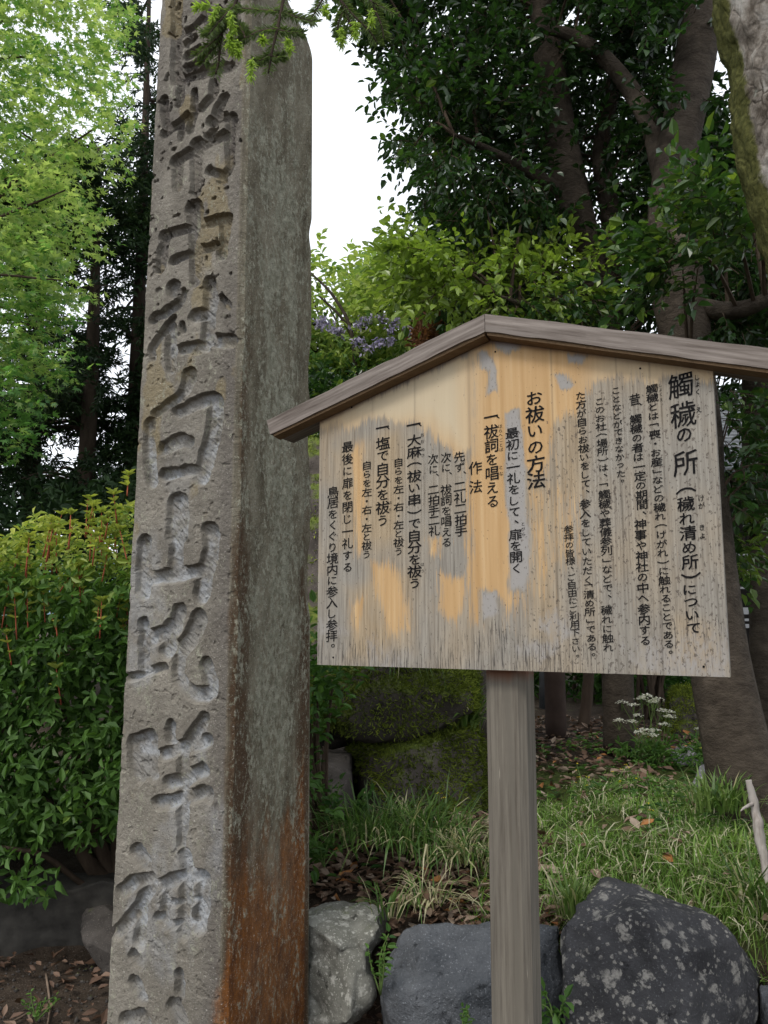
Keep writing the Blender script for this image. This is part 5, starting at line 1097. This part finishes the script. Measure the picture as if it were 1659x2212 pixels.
# white umbels
def stalk_flower(c, heads, label, name, hr, mat, leafy=True, cat='flower', pet=40):
    t_ = thing(name, label, cat, c); m = MB()
    for (e) in heads:
        b = c + np.r_[RNG.normal(size=2) * .05, 0]; b[2] = float(gz(b[0], b[1])) - .01; V, F = tube([b, (b + e) / 2 + np.r_[RNG.normal(size=2) * .015, 0], e], [.0028, .0022, .0014], 8, 5); m.add(V, F)
        for _ in range(5 if hr > .015 else 0): s_ = e + np.r_[RNG.normal(size=2) * hr * .8, .0]; V, F = tube([e - [0, 0, hr * 1.4], s_], [.0012, .0008], 3, 4); m.add(V, F)
    m.build('stem', M['stem_green'], t_)
    for e in heads:
        n_ = pet; r_ = np.sqrt(RNG.uniform(0, 1, n_)) * hr; a = RNG.uniform(0, 6.3, n_); Q = e + np.c_[r_ * np.cos(a), r_ * np.sin(a), RNG.uniform(-.2, .2, n_) * hr + .30 * hr * (1 - (r_ / hr) ** 2) + .004]; ap = RNG.uniform(0, 6.3, n_)
        V, F = leaf_geo(Q, np.c_[np.cos(ap), np.sin(ap), RNG.uniform(-.1, .6, n_)], np.repeat([[0, 0, 1.]], n_, 0), np.full(n_, max(hr * .42, .006)), np.full(n_, max(hr * .17, .0028))); mesh_obj('flower_head', V, F, M[mat], t_, attrs={'tint': np.repeat(RNG.uniform(0, 1, n_), 6)})
    if leafy:
        n_ = 46; Q = c + np.c_[RNG.normal(size=(n_, 2)) * .09, RNG.uniform(.0, .12, n_)]; V, F, tt = twig_leaves(Q, rnd_dirs(n_) + [0, 0, .5], RNG.uniform(.05, .12, n_), 6, .05, .16, 50, np.full(n_, .55)); mesh_obj('leaves', V, F, M['weed'], t_, attrs={'tint': tt})
c = foot(1405, 1690, 5.0); c[2] += .05
stalk_flower(c, [at(x, y, 5.0 + RNG.uniform(-.2, .2)) for (x, y) in [(1343, 1520), (1368, 1526), (1385, 1511), (1398, 1507), (1412, 1517), (1420, 1513), (1430, 1537), (1445, 1540), (1447, 1551), (1408, 1520), (1378, 1549), (1403, 1582), (1380, 1585), (1392, 1580), (1415, 1580), (1409, 1592), (1436, 1568), (1338, 1560), (1366, 1562)]], 'tall clump of white umbel flowers beside the mossy rock', 'white_flower', .034, 'white_petal')
c = foot(1498, 1650, 4.9); c[2] += .05
stalk_flower(c, [at(1510, 1577, 4.9), at(1528, 1635, 4.8)], 'lone white flower stem next to the leaning trunk', 'white_flower', .024, 'white_petal')
for (x, y, Y, n_, lab) in ((1290, 1705, 4.2, 12, 'yellow buttercups in the middle of the grass right of the post'), (1520, 1640, 4.9, 8, 'yellow buttercups between the grey stones and the trunk'), (1430, 1620, 5.2, 6, 'few yellow buttercups under the white flowers'), (1395, 1795, 3.7, 2, 'pair of yellow buttercups in the grass above the lichened boulder'), (945, 1780, 3.45, 2, 'two yellow buttercups in the sedge left of the post')):
    p = at(x, y, Y); c = np.r_[p[:2], float(gz(p[0], p[1]))]; stalk_flower(c, [p + np.r_[RNG.normal(size=2) * (.02 + .009 * n_), RNG.uniform(.0, .07)] + [0, 0, .05] for _ in range(n_)], lab, 'buttercup', .010, 'yellow_petal', False, pet=6)

# fallen sticks and the bleached dead branch
b = at(1672, 1990, 3.05); pt = [b, at(1655, 1880, 3.08), at(1640, 1800, 3.1), at(1630, 1740, 3.12), at(1617, 1685, 3.15)]
m = MB(); V, F = tube(np.array(pt), [.014, .014, .019, .015, .012], 70, 14, .38, 30, 5); m.add(V, F); V, F = tube([at(1628, 1735, 3.12), at(1608, 1745, 3.08), at(1600, 1752, 3.06)], [.008, .005, .002], 8, 7); m.add(V, F)
tag(m.build('dead_branch', M['dead_wood'], org=b, smooth=True), 'bleached dead branch standing in the grass at the right edge', 'dead branch')
for pts_, lab in (([(0, 2150, 3.2), (50, 2120, 3.3), (66, 2110, 3.35)], 'pale thin stick lying on the soil at the lower left edge'), ([(66, 2110, 3.33), (74, 2150, 3.22), (92, 2205, 3.08)], 'bent grey twig lying toward the pillar at the lower left'), ([(105, 2000, 3.7), (112, 2090, 3.4), (100, 2180, 3.15)], 'thin dark twig curving over the leaf litter')):
    p = np.array([at(*q_) for q_ in pts_]); p[:, 2] = gz(p[:, 0], p[:, 1]) + .018; V, F = tube(p, [.005, .0045, .003], 18, 6, .2, 20); tag(mesh_obj('stick', V, F, M['twig'], org=p[0], smooth=True), lab, 'stick')

# ------------------------------------------------------------------ fir sprays hanging in from above
def fir(label, main, subs, young, seed, parent_pt):
    t_ = thing('fir_branch', label, 'fir branch', at(*main[0])); m = MB(); Bs, Ds, Ns, Ls, Ts = [], [], [], [], []
    for l, r in [(main, .006)] + [(s_, .0035) for s_ in subs]:
        p = path(l); V, F = tube(p, np.linspace(r, r * .4, len(p)), 20, 6); m.add(V, F)
        C = catmull(p, 120); T = unit(np.gradient(C, axis=0)); keep = slice(0, 120) if r < .005 else slice(30, 120)
        for sg in (-1, 1):
            for k_ in range(1):
                S_v = unit(np.cross(T, np.array([0, -.8, .35]) + RNG.normal(size=T.shape) * .25)) * sg; Bs.append(C[keep]); Ds.append((S_v + T * .7 + RNG.normal(size=T.shape) * .15)[keep]); Ls.append(RNG.uniform(.016, .026, len(C[keep]))); Ts.append(np.clip(RNG.normal(.35, .12, len(C[keep])), 0, .6))
    m.build('stem', M['bark_con'], t_, smooth=True)
    B, D, L, T_ = map(np.concatenate, (Bs, Ds, Ls, Ts)); V, F = leaf_geo(B, D, unit(rnd_dirs(len(B)) + [0, -.5, .5]), L, L * .055, .03, .05); mesh_obj('needles', V, F, M['fir'], t_, attrs={'tint': np.repeat(T_, 6)})
    for (x, y, Y, dx, dy, ln) in young:
        mt = MB()
        a = at(x, y, Y); e = at(x + dx * ln, y + dy * ln, Y - .01); ax_ = e - a; n_ = 90; f = RNG.uniform(0, 1, n_); Q = a + ax_ * f[:, None]; Dq = unit(ax_)[None] * .9 + rnd_dirs(n_) * .75; V, F = leaf_geo(Q, Dq, rnd_dirs(n_), RNG.uniform(.014, .024, n_), np.full(n_, .0016), .03, .1); mt.add(V, F, tint=np.repeat(np.clip(RNG.normal(.9, .08, n_), 0, 1), 6)); mt.build('young_tuft', M['fir'], t_)
FY = 1.75
fir('fir spray with lime green young tips hanging before the top of the pillar', [(520, -160, FY), (522, -60, FY), (505, 20, FY), (480, 70, FY), (473, 130, FY), (466, 160, FY)],
    [[(510, 10, FY), (480, 40, FY - .02), (450, 75, FY - .03)], [(492, 50, FY), (470, 62, FY), (438, 72, FY)], [(478, 75, FY), (455, 95, FY), (425, 120, FY)], [(476, 90, FY), (450, 118, FY), (440, 135, FY)]],
    [(470, 10, FY - .02, -.3, .9, 38), (495, 20, FY - .02, .2, 1, 45), (500, 60, FY - .02, -.1, 1, 40), (497, 75, FY - .02, .2, 1, 35), (455, 10, FY, -1, .2, 28)], 1, None)
fir('fir spray with drooping side twigs hanging between the pillar top and the tree', [(640, -160, FY), (622, -60, FY), (612, 0, FY), (600, 60, FY), (588, 110, FY), (580, 158, FY)],
    [[(606, 25, FY), (565, 22, FY), (520, 18, FY), (500, 20, FY)], [(604, 62, FY), (560, 68, FY), (530, 84, FY), (515, 92, FY)], [(530, 84, FY), (520, 60, FY), (505, 48, FY)], [(606, 25, FY), (640, 38, FY), (680, 48, FY)], [(600, 65, FY), (625, 70, FY), (655, 72, FY)], [(588, 118, FY), (565, 130, FY), (545, 138, FY)], [(586, 122, FY), (600, 124, FY), (612, 122, FY)]],
    [(545, 125, FY - .02, -.1, 1, 42), (515, 88, FY - .02, .0, 1, 30), (620, 80, FY, .2, 1, 28), (568, 78, FY, 0, 1, 12)], 2, None)
fir('fir spray above the sky strip next to the dark tree', [(700, -160, FY + .1), (715, -60, FY + .1), (735, 0, FY + .1), (752, 40, FY + .1), (765, 80, FY + .1)],
    [[(720, -40, FY + .1), (690, 10, FY + .1), (668, 48, FY + .1)], [(735, 0, FY + .1), (760, 30, FY + .1), (800, 70, FY + .1), (815, 95, FY + .1)], [(745, 20, FY + .1), (730, 55, FY + .1), (735, 80, FY + .1)], [(700, -60, FY + .1), (780, -10, FY + .1), (850, 30, FY + .1)], [(800, 0, FY + .1), (822, 50, FY + .1), (830, 85, FY + .1)]],
    [(735, 60, FY + .08, .1, 1, 36), (768, 45, FY + .08, 0, 1, 36), (800, 20, FY + .08, .1, 1, 30), (700, 10, FY + .08, .2, 1, 20)], 3, None)

for o in COL.objects:
    if o.name.startswith('branches') and o.parent: o['kind'] = 'stuff'
    if o.name.startswith('boulder') and not o.parent: o['group'] = 'boulders around the raised bed'
